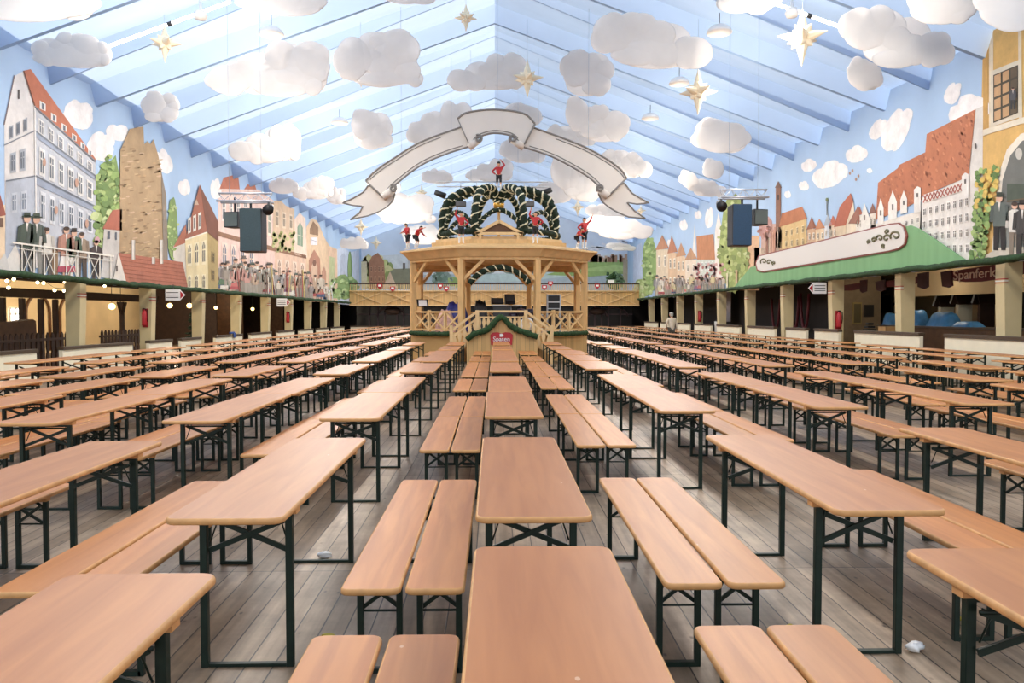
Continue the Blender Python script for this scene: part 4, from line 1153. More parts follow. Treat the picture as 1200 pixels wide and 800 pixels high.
# light tubes
M['tube'] = emit('tube_glow', '#ffffff', 5.0)
for pts, lab in ((((128, 54), (170, 37), (270, 2)), 'long white light tube at the upper left behind the star'), (((908, 4), (953, 19), (989, 33)), 'white light tube at the upper right above the largest star')):
    ws = [at_y(x, y, roof_depth(x, y, 0.12)) for x, y in (pts[0], pts[2])]
    o = empty('ceiling_tube_light', (0, 0, 0), 0, lab, 'light')
    mid = (ws[0]+ws[1])/2; o.location = mid
    mb = MB(); mb.cyl(ws[0]-mid, ws[1]-mid, 0.045, seg=8); mb.build('tube', M['tube'], o)
    d = (ws[1]-ws[0]).normalized()
    mb = MB(); mb.cyl(-d*0.06, d*0.06, 0.06, seg=8); mb.build('joint', M['dgrey'], o)
for px, py, lab in ((235, 18, 'white round floodlight at the upper left end of the light tube'), (928, 15, 'white round floodlight beside the right light tube')):
    p = at_y(px, py, roof_depth(px, py, 0.3))
    mb = MB(); mb.lathe([(0.0, -0.12), (0.13, -0.1), (0.17, 0.0), (0.12, 0.1), (0.04, 0.14), (0.03, 0.35)], seg=16)
    tag(mb.build('spot_floodlight', M['white'], None, p), lab, 'lamp')

# ---- ribbon banner
YB = 24.6
rb = empty('hanging_banner', at_y(580, 190, YB), 0, 'large blank pale ribbon banner arching over the bandstand', 'banner')
bo = Vector(rb.location)
def flat(pts, dy, th=0.035):
    mb = MB(); w = [at_y(x, y, YB)-bo for x, y in pts]
    mb.prism([(q.x, q.z) for q in w], 'y', dy-th/2, dy+th/2); return mb
def smooth_arc(pts, n=8):
    out = []
    P = [Vector(q) for q in pts]
    for i in range(len(P)-1):
        a = P[i-1] if i else P[i]*2-P[i+1]; b, c = P[i], P[i+1]; d = P[i+2] if i+2 < len(P) else c*2-b
        for k in range(n):
            t = k/n
            out.append(0.5*((2*b)+(c-a)*t+(2*a-5*b+4*c-d)*t*t+(3*b-a-3*c+d)*t*t*t))
    out.append(P[-1]); return [(q.x, q.y) for q in out]
ctop = smooth_arc([(536, 139), (548, 132), (579, 128.5), (613, 133), (627, 145)])
cbot = smooth_arc([(613, 172), (605, 163), (597, 158.5), (579, 156), (563, 160), (556, 165), (551, 172)])
ltop = smooth_arc([(540, 148), (493, 165.5), (462, 184), (440, 199), (428, 211)])
lbot = smooth_arc([(449, 231), (462, 216.5), (493, 193), (523, 179.5), (550, 171)])
rtop = smooth_arc([(624, 148), (678, 168), (709, 184), (728, 198), (735, 208)])
rbot = smooth_arc([(713, 230), (693, 209), (662, 190), (640, 180), (612, 171)])
lt = [(430, 216)]+smooth_arc([(424, 224), (412, 231), (400, 236.5)])+smooth_arc([(412, 239.5), (424, 240.5)])+smooth_arc([(420, 248), (409, 256.5)])+smooth_arc([(430, 252), (447, 245), (458, 236), (462, 226)])+[(452, 220)]
rt_ = [(733, 213)]+smooth_arc([(742, 225), (752, 231), (762, 236.5)])+smooth_arc([(748, 238), (736, 236)])+smooth_arc([(745, 246), (758, 255)])+smooth_arc([(738, 253), (722, 246), (708, 236), (702, 226)])+[(712, 221)]
def outline(runs, dy, r=0.045):
    mb = MB()
    for run in runs:
        mb.tube([Vector(at_y(x, y, YB)-bo)+Vector((0, dy, 0)) for x, y in run], r, 5)
    return mb
def inset(run, dx, dy): return [(x+dx, y+dy) for x, y in run]
for nm, pts, dy, runs, r in (
  ('tail', lt, 0.22, [lt+[lt[0]]], 0.025), ('tail', rt_, 0.22, [rt_+[rt_[0]]], 0.025),
  ('arm', ltop+lbot, 0.11, [ltop, [ltop[-1], lbot[0]], lbot, inset(ltop[4:-3], 1.0, 3.4), inset(lbot[3:-2], -1.5, -3)], 0.03),
  ('arm', rtop+rbot, 0.11, [rtop, [rtop[-1], rbot[0]], rbot, inset(rtop[4:-3], -1.0, 3.4), inset(rbot[3:-2], 1.5, -3)], 0.03),
  ('crest', ctop+cbot, 0.0, [ctop, [ctop[-1], cbot[0]], cbot, [cbot[-1], ctop[0]], inset(cbot[6:-6], 0, -3)], 0.032)):
    o = flat(pts, dy).build(nm, M['banner'], rb)
    for k, run in enumerate(runs):
        outline([run], dy-0.02, r if k < 3 else r*0.5).build('outline', M['banner_line'], o)
for (x0, y0), (x1, y1), s in (((549, 172), (561, 163), 1), ((614, 172), (601, 163), -1), ((448, 231), (461, 221), 1), ((713, 230), (703, 221), -1)):
    a = Vector(at_y(x0, y0, YB)-bo); b = Vector(at_y(x1, y1, YB)-bo)
    mb = MB()      # rolled fold: a spiral sheet
    for k in range(3):
        rr = 0.13-k*0.035
        mb.tube([a+Vector((0, 0.08, 0.04*k)), (a+b)/2+Vector((0, 0.08, 0.03*k)), b+Vector((0, 0.08, 0.02*k))], rr, 10)
    rol = MB(); rol.tube([a+Vector((0, 0.06, 0)), b+Vector((0, 0.06, 0))], 0.12, 12); mb.bm.free()
    o = rol.build('rolled_fold', M['banner'], rb)
    mb = MB()
    pts = []
    ax = (b-a).normalized()
    for k in range(20):
        t = k/19; ang = t*2*PI*1.6; rr = 0.13*(1-0.7*t)
        n1 = Vector((-ax.z, 0, ax.x)); pts.append(b+Vector((0, -0.0, 0))+n1*rr*math.cos(ang)+ax*rr*0.9*math.sin(ang)+Vector((0, -0.08, 0)))
    mb.tube(pts, 0.03, 5); mb.build('outline', M['banner_line'], o)
w = MB()
for px, py in ((583, 128), (470, 179), (690, 174)):
    p = at_y(px, py, YB)-bo; top = zb((p+bo).x)+0.1-bo.z
    w = MB(); w.cyl((p.x, 0.1, p.z-0.05), (p.x, 0.1, top), 0.005, seg=5); w.build('hanging_wire', M['wire'], rb)

# ---- loudspeakers hung left and right
M['spk'] = mat('teal_grey_grille', '#35484d', 0.55, var=0.1, scale=30)
M['spk_b'] = mat('navy_grille', '#1d3f5c', 0.55, var=0.1, scale=30)
M['spk_g'] = mat('grey_green_case', '#66706c', 0.55)
def rig(side, sp, bx, truss, spot, grille, words):
    YS = 21.0
    def P(x, y, d=0): return at_y(x, y, YS+d)
    (x0, y0, x1, y1) = sp
    a, b = P(x0, y1), P(x1, y0)
    t0, t1 = P(truss[0], truss[1]), P(truss[2], truss[1])
    tr = empty('hanging_truss', (t0+t1)/2, 0, 'short silver truss hanging above the %s loudspeaker' % words, 'truss')
    o_ = Vector(tr.location); L = t1.x-t0.x
    for dz, dy in ((0.0, 0), (-0.22, 0.16), (-0.22, -0.16)):
        q = MB(); q.cyl((-L/2, dy, dz), (L/2, dy, dz), 0.025, seg=8); q.build('chord', M['alu'], tr)
    q = MB()
    pts = []
    for k in range(9):
        x = -L/2+L*k/8
        pts.append((x, 0, 0) if k % 2 == 0 else (x, 0.16, -0.22))
    q.tube(pts, 0.012, 5); q.build('lacing', M['alu'], tr)
    q = MB(); q.tube([(p[0], -p[1], p[2]) for p in pts], 0.012, 5); q.build('lacing', M['alu'], tr)
    for x in (-L*0.3, L*0.3):
        q = MB(); q.cyl((x, 0, 0), (x, 0, zb(o_.x+x)+0.2-o_.z), 0.005, seg=5); q.build('hanging_wire', M['wire'], tr)
    c = (a+b)/2
    ls = empty('hanging_loudspeaker', c, 0, 'tall dark loudspeaker hanging from the %s truss' % words, 'loudspeaker')
    W, H = b.x-a.x, b.z-a.z
    q = MB(); q.box((0, 0.2, 0), (W, 0.5, H), bev=0.03); q.build('cabinet', M['dgrey'], ls)
    q = MB(); q.box((0, -0.06, 0), (W-0.03, 0.03, H-0.03), bev=0.01); q.build('grille', grille, ls)
    q = MB(); q.box((0, 0.0, H/2+0.06), (0.05, 0.05, 0.12)); q.build('bracket', M['black'], ls)
    a, b = P(bx[0], bx[3], 0.5), P(bx[2], bx[1], 0.5); c = (a+b)/2
    W, H = b.x-a.x, b.z-a.z
    ls = empty('hanging_loudspeaker', c, side*0.25, 'small grey box loudspeaker behind the tall %s one' % words, 'loudspeaker')
    q = MB(); q.prism([(-W/2, -0.0), (W/2, 0.0), (W*0.36, 0.4), (-W*0.36, 0.4)], 'z', -H/2, H/2); q.build('cabinet', M['dgrey'], ls)
    q = MB(); q.box((0, -0.012, 0), (W-0.04, 0.02, H-0.05)); q.build('grille', M['spk_g'], ls)
    q = MB(); q.box((0, 0.2, H/2+0.2), (0.04, 0.04, 0.42)); q.build('bracket', M['black'], ls)
    p = P(spot[0], spot[1], 0.0)
    sl = empty('spotlight', p, 0, 'black stage spotlight on the inner end of the %s truss' % words, 'spotlight')
    q = MB(); q.cyl((0.0, 0.12, 0.05), (-side*0.05, -0.26, -0.08), 0.10, 0.14, seg=14); q.build('can', M['black'], sl)
    q = MB(); q.box((0, 0, 0.09), (0.05, 0.05, 0.12)); q.build('clamp', M['dgrey'], sl)
rig(-1, (281.5, 244, 307, 295), (261, 248, 280, 266), (256, 226.5, 319), (315, 244), M['spk'], 'left')
rig(1, (857.5, 239, 881, 288), (883, 245, 901, 263), (843, 222, 899), (845, 240), M['spk_b'], 'right')
# ------------------------------------------------------------ bandstand
BX, BY = 0.155, 30.77
AP = 3.17
RV = AP/math.cos(PI/8)
bs = empty('bandstand', (BX, BY, 0), 0, 'octagonal pine bandstand with braced posts in the middle of the hall', 'bandstand')
def ov(r, k, z=0.0):
    """corner k of an octagon with corner radius r; corners 0,1 bound the front face"""
    a = -PI/2-PI/8+PI/4*k
    return Vector((r*math.cos(a), r*math.sin(a), z))
def octo(r): return [(ov(r, k).x, ov(r, k).y) for k in range(8)]
def frust(mb, r0, z0, r1, z1, hollow=None):
    A = [mb.bm.verts.new(ov(r0, k, z0)) for k in range(8)]; B = [mb.bm.verts.new(ov(r1, k, z1)) for k in range(8)]
    fs = [mb.bm.faces.new((A[k], A[(k+1) % 8], B[(k+1) % 8], B[k])) for k in range(8)]
    if hollow is None:
        fs += [mb.bm.faces.new(A[::-1]), mb.bm.faces.new(B)]
    mb._fin(fs)
# boards under the platform
m, nt, b = nmat('pine_boards'); N = nt.nodes; L = nt.links
tc = N.new('ShaderNodeTexCoord'); sp = N.new('ShaderNodeSeparateXYZ'); L.new(tc.outputs['Object'], sp.inputs[0])
ad = N.new('ShaderNodeMath'); ad.operation = 'ADD'; L.new(sp.outputs[0], ad.inputs[0]); L.new(sp.outputs[1], ad.inputs[1])
mu = N.new('ShaderNodeMath'); mu.operation = 'MULTIPLY'; mu.inputs[1].default_value = 7.0; L.new(ad.outputs[0], mu.inputs[0])
fr = N.new('ShaderNodeMath'); fr.operation = 'FRACT'; L.new(mu.outputs[0], fr.inputs[0])
fl = N.new('ShaderNodeMath'); fl.operation = 'FLOOR'; L.new(mu.outputs[0], fl.inputs[0])
wn = N.new('ShaderNodeTexWhiteNoise'); wn.noise_dimensions = '1D'; L.new(fl.outputs[0], wn.inputs['W'])
gt = N.new('ShaderNodeMath'); gt.operation = 'GREATER_THAN'; gt.inputs[1].default_value = 0.08; L.new(fr.outputs[0], gt.inputs[0])
r1 = N.new('ShaderNodeMapRange'); r1.inputs['To Min'].default_value = 0.86; r1.inputs['To Max'].default_value = 1.1; L.new(wn.outputs['Value'], r1.inputs[0])
r2 = N.new('ShaderNodeMapRange'); r2.inputs['To Min'].default_value = 0.6; r2.inputs['To Max'].default_value = 1.0; L.new(gt.outputs[0], r2.inputs[0])
m2 = N.new('ShaderNodeMath'); m2.operation = 'MULTIPLY'; L.new(r1.outputs[0], m2.inputs[0]); L.new(r2.outputs[0], m2.inputs[1])
hs = N.new('ShaderNodeHueSaturation'); hs.inputs['Color'].default_value = (*S('#d2aa70'), 1); L.new(m2.outputs[0], hs.inputs['Value']); L.new(hs.outputs[0], b.inputs['Base Color'])
b.inputs['Roughness'].default_value = 0.6
M['boards'] = m
q = MB(); frust(q, RV+0.10, 0.0, RV+0.10, 0.9); q.build('skirting', M['boards'], bs)
q = MB(); frust(q, RV+0.16, 0.9, RV+0.16, 1.0); q.build('platform', M['pine_l'], bs)
for k in range(8):
    p = ov(RV, k)
    q = MB(); q.box((p.x, p.y, 2.28), (0.20, 0.20, 2.56), rz=math.atan2(p.y, p.x), bev=0.012); q.build('post', M['pine'], bs)
    for d in (-1, 1):
        n = ov(RV, (k+d) % 8); t = (n-p).normalized()
        q = MB(); q.bar(p+t*0.06+Vector((0, 0, 2.85)), p+t*0.78+Vector((0, 0, 3.56)), 0.10, 0.11); q.build('knee_brace', M['pine'], bs)
q = MB(); frust(q, RV+0.12, 3.54, RV+0.12, 3.66); q.build('ring_beam', M['pine'], bs)
q = MB()
frust(q, RV+0.18, 3.64, RV+0.42, 3.90); frust(q, RV+0.50, 3.90, RV+0.50, 3.96)
q.build('cornice', M['pine_l'], bs)
q = MB(); frust(q, RV+0.42, 3.96, 2.75, 4.16); frust(q, 2.72, 4.16, 2.72, 4.30); q.build('roof_deck', M['pine'], bs)
q = MB(); frust(q, 2.56, 4.30, 2.56, 4.42); q.build('upper_ring', M['pine_l'], bs)
# ceiling joists seen from below
for k in range(4):
    a, c = ov(RV, k, 3.40), ov(RV, k+4, 3.40)
    q = MB(); q.bar(a, c, 0.10, 0.14); q.build('joist', M['pine_d'], bs)
# railings on every face but the front
for k in range(8):
    if k == 0: continue
    a, c = ov(RV-0.02, k), ov(RV-0.02, (k+1) % 8)
    rl = MB(); Z = Vector((0, 0, 1))
    t = (c-a).normalized(); L_ = (c-a).length
    rl.bar(a+Z*1.73, c+Z*1.73, 0.10, 0.06); rl.bar(a+Z*1.10, c+Z*1.10, 0.07, 0.06)
    par = rl.build('railing', M['pine'], bs)
    for j in (1, 2):
        p = a+t*L_*j/3
        q = MB(); q.box((p.x, p.y, 1.4), (0.09, 0.09, 0.8 if j == 1 else 0.72), rz=math.atan2(t.y, t.x)); q.build('baluster_post', M['pine_l'], par)
    for j in range(3):
        p0, p1 = a+t*(L_*j/3+0.06), a+t*(L_*(j+1)/3-0.06)
        q = MB(); q.bar(p0+Z*1.12, p1+Z*1.70, 0.05, 0.06); q.build('diagonal', M['pine_l'], par)
        q = MB(); q.bar(p0+Z*1.70, p1+Z*1.12, 0.04, 0.06); q.build('diagonal', M['pine_l'], par)
# landing and twin stairs in front
LX0, LX1, LY0, LY1 = -0.58-BX, 1.02-BX, 26.2-BY, 27.55-BY
st = MB(); st.box(((LX0+LX1)/2, (LY0+LY1)/2+0.1, 0.95), (LX1-LX0, LY1-LY0-0.2, 0.10)); st.build('landing', M['pine_l'], bs)
for s, X in ((-1, LX0), (1, LX1)):
    for j in range(6):
        q = MB(); z = 1.0-(j+1)*0.143
        q.box((X+s*(0.14+0.27*j), (LY0+LY1)/2+0.05, z-0.02), (0.29, LY1-LY0-0.15, 0.04)); q.build('stair_tread', M['pine'], bs)
    q = MB(); q.bar((X, LY0+0.05, 0.86), (X+s*1.6, LY0+0.05, 0.03), 0.05, 0.2); q.build('stair_string', M['pine'], bs)
    e = X+s*0.84
    q = MB(); q.bar((X, LY0, 1.74), (e, LY0, 1.12), 0.07, 0.08); q.build('handrail', M['pine_l'], bs)
    q = MB(); q.bar((X, LY0, 1.52), (e, LY0, 0.90), 0.05, 0.06); q.build('handrail', M['pine_l'], bs)
    q = MB(); q.box((e+s*0.02, LY0, 0.64), (0.11, 0.11, 1.28), bev=0.01); q.build('newel_post', M['pine_l'], bs)
    q = MB(); q.box((X, LY0, 0.95), (0.12, 0.12, 1.66), bev=0.01); q.build('newel_post', M['pine_l'], bs)
    for j in range(5):
        f = (j+0.5)/5; x = X+(e-X)*f; dz = -0.62*f
        q = MB(); prof = [(-0.03, 0.9), (0.03, 0.9), (0.07, 1.05), (0.03, 1.2), (0.065, 1.33), (0.03, 1.5), (-0.03, 1.5), (-0.065, 1.33), (-0.03, 1.2), (-0.07, 1.05)]
        q.prism([(x+u, v+dz) for u, v in prof], 'y', LY0-0.015, LY0+0.015); q.build('baluster', M['pine_l'], bs)
for z, h in ((1.74, 0.07), (1.55, 0.05)):
    q = MB(); q.box(((LX0+LX1)/2, LY0, z), (LX1-LX0, 0.08, h)); q.build('handrail', M['pine_l'], bs)
for j in range(11):
    x = LX0+(LX1-LX0)*(j+0.5)/11
    prof = [(-0.03, 1.0), (0.03, 1.0), (0.066, 1.12), (0.03, 1.25), (0.06, 1.37), (0.03, 1.53), (-0.03, 1.53), (-0.06, 1.37), (-0.03, 1.25), (-0.066, 1.12)]
    q = MB(); q.prism([(x+u, v) for u, v in prof], 'y', LY0-0.015, LY0+0.015); q.build('baluster', M['pine_l'], bs)
# boarded front of the landing, shaped top
def fp(px, py, Y=26.1): return at_y(px, py, Y)
fr_px = [(547, 398), (555, 392), (570, 387), (577, 381), (583, 374), (587, 371.5), (591, 374), (597, 381), (604, 386), (618, 391), (630, 395)]
pts = [(fp(x, y).x-BX, fp(x, y).z) for x, y in fr_px]
q = MB(); q.prism([(pts[0][0], 0.0)]+pts+[(pts[-1][0], 0.0)], 'y', 26.08-BY, 26.13-BY); q.build('front_panel', M['boards'], bs)
# small gable on the roof
q = MB(); zc, za, hw = 4.47, 4.95, 0.84; yg = -2.47
for s in (-1, 1): q.bar((s*hw, yg, zc+0.03), (0, yg, za), 0.12, 0.10)
q.bar((-hw, yg, zc+0.04), (hw, yg, zc+0.04), 0.12, 0.10)
q.bar((-hw*0.8, yg, 4.30), (-hw*0.8, yg, zc), 0.08); q.bar((hw*0.8, yg, 4.30), (hw*0.8, yg, zc), 0.08)
q.build('pediment', M['pine_l'], bs)
q = MB(); q.prism([(-hw*0.8, zc+0.08), (hw*0.8, zc+0.08), (0, za-0.08)], 'y', yg+0.02, yg+0.05); q.build('pediment_board', M['brown_wood'], bs)

# ---- evergreen garlands
gr = random.Random(3)
def garland(parent_or_none, pts, r, name, ribbon=True, label=None, group=None, loc=(0, 0, 0), step=0.05, mt='fir_d', closed=False, pitch=0.30):
    """a rope of fir twigs along pts with a pale ribbon wound round it"""
    P = [Vector(p) for p in pts]
    if closed: P.append(P[0].copy())
    ds = [0]
    for a, b in zip(P, P[1:]): ds.append(ds[-1]+(b-a).length)
    n = max(4, int(ds[-1]/step)); Q = []
    j = 0
    for i in range(n+1):
        d = ds[-1]*i/n
        while j < len(P)-2 and ds[j+1] < d: j += 1
        t = (d-ds[j])/max(1e-6, ds[j+1]-ds[j]); Q.append(P[j].lerp(P[j+1], t))
    mb = MB(); mb.tube(Q, r, 9, radii=[r*gr.uniform(0.86, 1.12) for _ in Q])
    for v in mb.bm.verts: v.co += Vector((gr.uniform(-1, 1), gr.uniform(-1, 1), gr.uniform(-1, 1)))*r*0.16
    o = mb.build(name, M[mt], parent_or_none, loc)
    if label: tag(o, label, 'garland', group)
    if ribbon:
        R = []
        up = None
        for i, p in enumerate(Q):
            t = (Q[min(i+1, n)]-Q[max(i-1, 0)]).normalized()
            if up is None: up = t.orthogonal().normalized()
            up = (up-t*up.dot(t)).normalized(); w = t.cross(up)
            a = 2*PI*ds[-1]*i/n/pitch
            R.append(p+(up*math.cos(a)+w*math.sin(a))*r*1.0)
        rb_ = MB(); rb_.tube(R, r*0.27, 5, radii=[r*0.27]*len(R)); rb_.build('ribbon', M['ribbon'], o)
    return o
crown = empty('garland_crown', (BX, BY, 0), 0, 'crown of ribbon-wound fir garlands on the bandstand roof', 'crown')
NZ = 4.645; RR = 2.28
ring = [(RR*math.cos(2*PI*k/40), RR*math.sin(2*PI*k/40), NZ) for k in range(40)]
garland(crown, ring, 0.105, 'base_ring', closed=True, pitch=1.1)
for k in range(8):
    a = -PI/2+PI/8+PI/4*k
    prof = [(RR, NZ), (RR+0.04, 5.0), (RR-0.02, 5.45), (RR-0.25, 5.95), (RR-0.62, 6.2), (1.35, 6.32), (0.95, 6.40), (0.6, 6.40), (0.34, 6.25), (0.14, 6.12), (0.06, 5.85)]
    sm = smooth_arc(prof, 5)
    garland(crown, [(r_*math.cos(a), r_*math.sin(a), z) for r_, z in sm], 0.125, 'arch', pitch=0.36)
for k in range(8):     # low swags between the arches
    a0 = -PI/2+PI/8+PI/4*k; a1 = a0+PI/4
    pts = []
    for j in range(11):
        t = j/10; a = a0+(a1-a0)*t
        pts.append((RR*0.97*math.cos(a), RR*0.97*math.sin(a), NZ+0.12+0.62*math.sin(PI*t)))
    garland(crown, pts, 0.085, 'swag', pitch=0.24)
q = MB(); q.lathe([(0.0, 5.55), (0.12, 5.6), (0.2, 5.75), (0.22, 5.9), (0.14, 6.05), (0.1, 6.3), (0.12, 6.36), (0.0, 6.38)], seg=16); q.build('finial', M['gold'], crown)
q = MB(); q.cyl((0, 0, 4.43), (0, 0, 5.6), 0.05, seg=8); q.build('pole', M['pine_d'], crown)
# front arch garland under the eave, and the others on the posts
def g_arch(k, lab):
    a, c = ov(RV-0.02, k), ov(RV-0.02, (k+1) % 8); pts = []
    for j in range(15):
        t = j/14; p = a.lerp(c, 0.10+0.80*t); pts.append(Vector((p.x, p.y-0.0, 2.72+0.56*math.sin(PI*t)**0.75)))
    garland(None, pts, 0.10, 'fir_garland', label=lab, group='fir garlands on the bandstand', loc=(BX, BY, 0))
g_arch(0, 'ribbon-wound fir garland arched between the two front posts of the bandstand')
for k, wd in ((7, 'left'), (1, 'right')):
    a, c = ov(RV+0.34, k, 0.97), ov(RV+0.34, (k+1) % 8, 0.97)
    garland(None, [a.lerp(c, 0.12), a.lerp(c, 0.5)+Vector((0, 0, -0.02)), a.lerp(c, 0.86)], 0.085, 'fir_garland', False, 'plain fir garland along the platform edge on the %s of the bandstand stairs' % wd, 'fir garlands on the bandstand', (BX, BY, 0), mt='fir')
garland(None, [at_y(x, y-0.5, 25.94) for x, y in fr_px], 0.10, 'fir_garland', False, 'fir garland draped over the gabled front panel of the stairs', 'fir garlands on the bandstand', mt='fir')
# red maker's sign
sg_px = [(574.5, 392), (577, 389.5), (583, 389), (587.5, 390.5), (592, 389), (598, 389.5), (601, 392), (600, 404), (575.5, 404)]
so_ = MB(); so_.prism([(fp(x, y).x, fp(x, y).z) for x, y in sg_px], 'y', 26.02, 26.06)
sign = so_.build('red_sign', M['red']); tag(sign, 'small red sign with white lettering on the front of the stairs', 'sign')
def text(body, size, loc, rot, mt, parent=None, name='lettering', ext=0.006):
    cu = bpy.data.curves.new('text', 'FONT'); cu.body = body; cu.size = size; cu.align_x = 'CENTER'; cu.align_y = 'CENTER'; cu.extrude = ext
    tmp = bpy.data.objects.new('text', cu); COL.objects.link(tmp)
    dg = bpy.context.evaluated_depsgraph_get(); dg.update()
    me = bpy.data.meshes.new_from_object(tmp.evaluated_get(dg)); bpy.data.objects.remove(tmp)
    me.materials.clear(); me.materials.append(mt)
    o = bpy.data.objects.new(name, me); COL.objects.link(o); o.location = loc; o.rotation_euler = rot
    if parent: o.parent = parent
    return o
c = fp(587.7, 397.2)
t_ = text('Spaten', 0.21, (c.x, 26.012, c.z), (PI/2, 0, 0), M['white'], sign)
c = fp(587.7, 392.6)
q = MB(); q.prism([(c.x-0.06, c.z-0.05), (c.x+0.02, c.z-0.05), (c.x+0.07, c.z), (c.x+0.02, c.z+0.05), (c.x-0.06, c.z+0.05)], 'y', 26.005, 26.02); q.build('emblem', M['white'], sign)

# ---- pipe truss over the crown
YT = BY+0.4
a, b2 = at_y(512, 213, YT), at_y(642, 213, YT)
tr = empty('hanging_truss', (a+b2)/2, 0, 'thin pipe truss hanging above the garland crown', 'truss')
L_ = b2.x-a.x
for dz in (0.0, -0.19):
    q = MB(); q.cyl((-L_/2, 0, dz), (L_/2, 0, dz), 0.024, seg=6); q.build('chord', M['lgrey'], tr)
for k in range(7):
    x = -L_/2+L_*(k+0.5)/7; q = MB(); q.cyl((x, 0, 0), (x, 0, -0.19), 0.012, seg=5); q.build('strut', M['lgrey'], tr)
for px in (529, 552, 607, 631):
    x = at_y(px, 213, YT).x-tr.location.x; q = MB(); q.cyl((x, 0, 0), (x, 0, zb(px and (x+tr.location.x))+0.2-tr.location.z), 0.005, seg=5); q.build('hanging_wire', M['wire'], tr)
for px, py, s, wd in ((516, 227, 1, 'left'), (640, 224, -1, 'right')):
    p = at_y(px, py, YT-0.05); sl = empty('spotlight', p, 0, 'black spotlight at the %s end of the pipe truss over the crown' % wd, 'spotlight')
    q = MB(); q.cyl((-s*0.2, 0, 0.06), (s*0.2, -0.05, -0.1), 0.10, 0.12, seg=12); q.build('can', M['black'], sl)
    q = MB(); q.box((0, 0, 0.06), (0.05, 0.05, 0.06)); q.build('clamp', M['dgrey'], sl)
for px, wd in ((540, 'left'), (620, 'right')):
    p = at_y(px, 239, BY+0.1); mo = empty('hanging_speaker', p, 0, 'small grey speaker box hanging inside the crown on the %s' % wd, 'loudspeaker')
    q = MB(); q.box((0, 0, 0), (0.40, 0.26, 0.2), bev=0.02); q.build('case', M['dgrey'], mo)
    q = MB(); q.box((0, -0.135, 0), (0.36, 0.02, 0.16)); q.build('grille', mat('grey_grille', '#77777a', 0.6), mo)
    q = MB(); q.cyl((0, 0, 0.1), (0, 0, tr.location.z-0.19-p.z), 0.012, seg=5); q.build('hanger', M['steel'], mo)

# ---- instruments and gear left on the platform
M['tarp'] = mat('blue_tarp', '#2b2f7c', 0.45, var=0.3, scale=6)
M['cover'] = mat('black_cover', '#17161a', 0.5, var=0.3, scale=6)
M['sheet'] = mat('beige_sheet', '#d9c3a4', 0.8, var=0.1)
def heap(name, x0, x1, y, z0, z1, dep, mt, label, cat, seed=1):
    rr = random.Random(seed); mb = MB(); nx, ny = 12, 6; g = []
    for j in range(ny+1):
        row = []
        for i in range(nx+1):
            u, v = i/nx, j/ny
            h = (min(1, 4*u, 4*(1-u))*min(1, 4*v, 4*(1-v)))**0.5
            row.append(mb.bm.verts.new((x0+(x1-x0)*u, y+dep*(v-0.5), z0+(z1-z0)*h*rr.uniform(0.8, 1.0))))
        g.append(row)
    mb._fin([mb.bm.faces.new((A[i], A[i+1], B[i+1], B[i])) for A, B in zip(g, g[1:]) for i in range(nx)], True)
    o = mb.build(name, mt); tag(o, label, cat); return o
def px2(px, py, Y): return at_y(px, py, Y)
def span(a, b, y0, y1, Y): return px2(a, y0, Y).x, px2(b, y0, Y).x, px2(a, y0, Y).z
x0, x1, zt = span(518, 551, 353, 0, 29.75); heap('covered_case', x0, x1, 29.75, 1.004, zt, 0.6, M['tarp'], 'instrument case under a blue tarp on the left of the bandstand', 'case', 2)
x0, x1, zt = span(553, 573, 350.5, 0, 29.4); o = heap('covered_keyboard', x0, x1, 29.4, 1.004, zt, 0.8, M['cover'], 'keyboard under a black cover with beige sheet on the bandstand', 'keyboard', 3)
sh = MB(); n_ = 8
g = [[sh.bm.verts.new((x0+(x1-x0)*(0.02+0.75*i/n_), 29.0+0.45*j/3, zt+0.02-0.14*abs(i/n_-0.7))) for i in range(n_+1)] for j in range(4)]
sh._fin([sh.bm.faces.new((A[i], A[i+1], B[i+1], B[i])) for A, B in zip(g, g[1:]) for i in range(n_)], True); sh.build('sheet', M['sheet'], o)
def wedge(px0, px1, py0, py1, Y, lab):
    a, b = px2(px0, py1, Y), px2(px1, py0, Y); w, h = b.x-a.x, b.z-a.z
    o = empty('wedge_monitor', ((a.x+b.x)/2, Y, a.z), 0.1, lab, 'speaker')
    q = MB(); q.prism([(-0.25, 0), (0.25, 0), (0.25, h), (0.05, h)], 'x', -w/2, w/2); q.build('cabinet', M['cover'], o)
    q = MB(); q.bar((0, -0.20, 0.1*h), (0, 0.0, 0.85*h), w*0.85, 0.02, up=(0, -1, 1)); q.build('grille', M['dgrey'], o)
x0, x1, zt = span(577, 612, 357, 0, 29.6)
tb = MB(); tb.box(((x0+x1)/2, 29.6, zt-0.03), (x1-x0, 0.7, 0.05))
o = tb.build('mixing_desk', M['lgrey']); tag(o, 'grey equipment table with a mixing desk at the back of the bandstand', 'table')
for sx in (-1, 1):
    for sy in (-1, 1): q = MB(); q.box(((x0+x1)/2+sx*((x1-x0)/2-0.05), 29.6+sy*0.3, (zt-0.05+1.004)/2), (0.04, 0.04, zt-0.054-1.0)); q.build('leg', M['dgrey'], o)
q = MB(); q.box(((x0+x1)/2-0.2, 29.35, (1.25+zt)/2), (x1-x0-0.45, 0.02, zt-1.3)); q.build('front_cloth', M['dgrey'], o)
wedge(576, 590, 349, 356.5, 29.5, 'black wedge speaker on the equipment table, the left one'); wedge(592, 603, 344.5, 356.5, 29.6, 'black wedge speaker on the equipment table, the tall one')
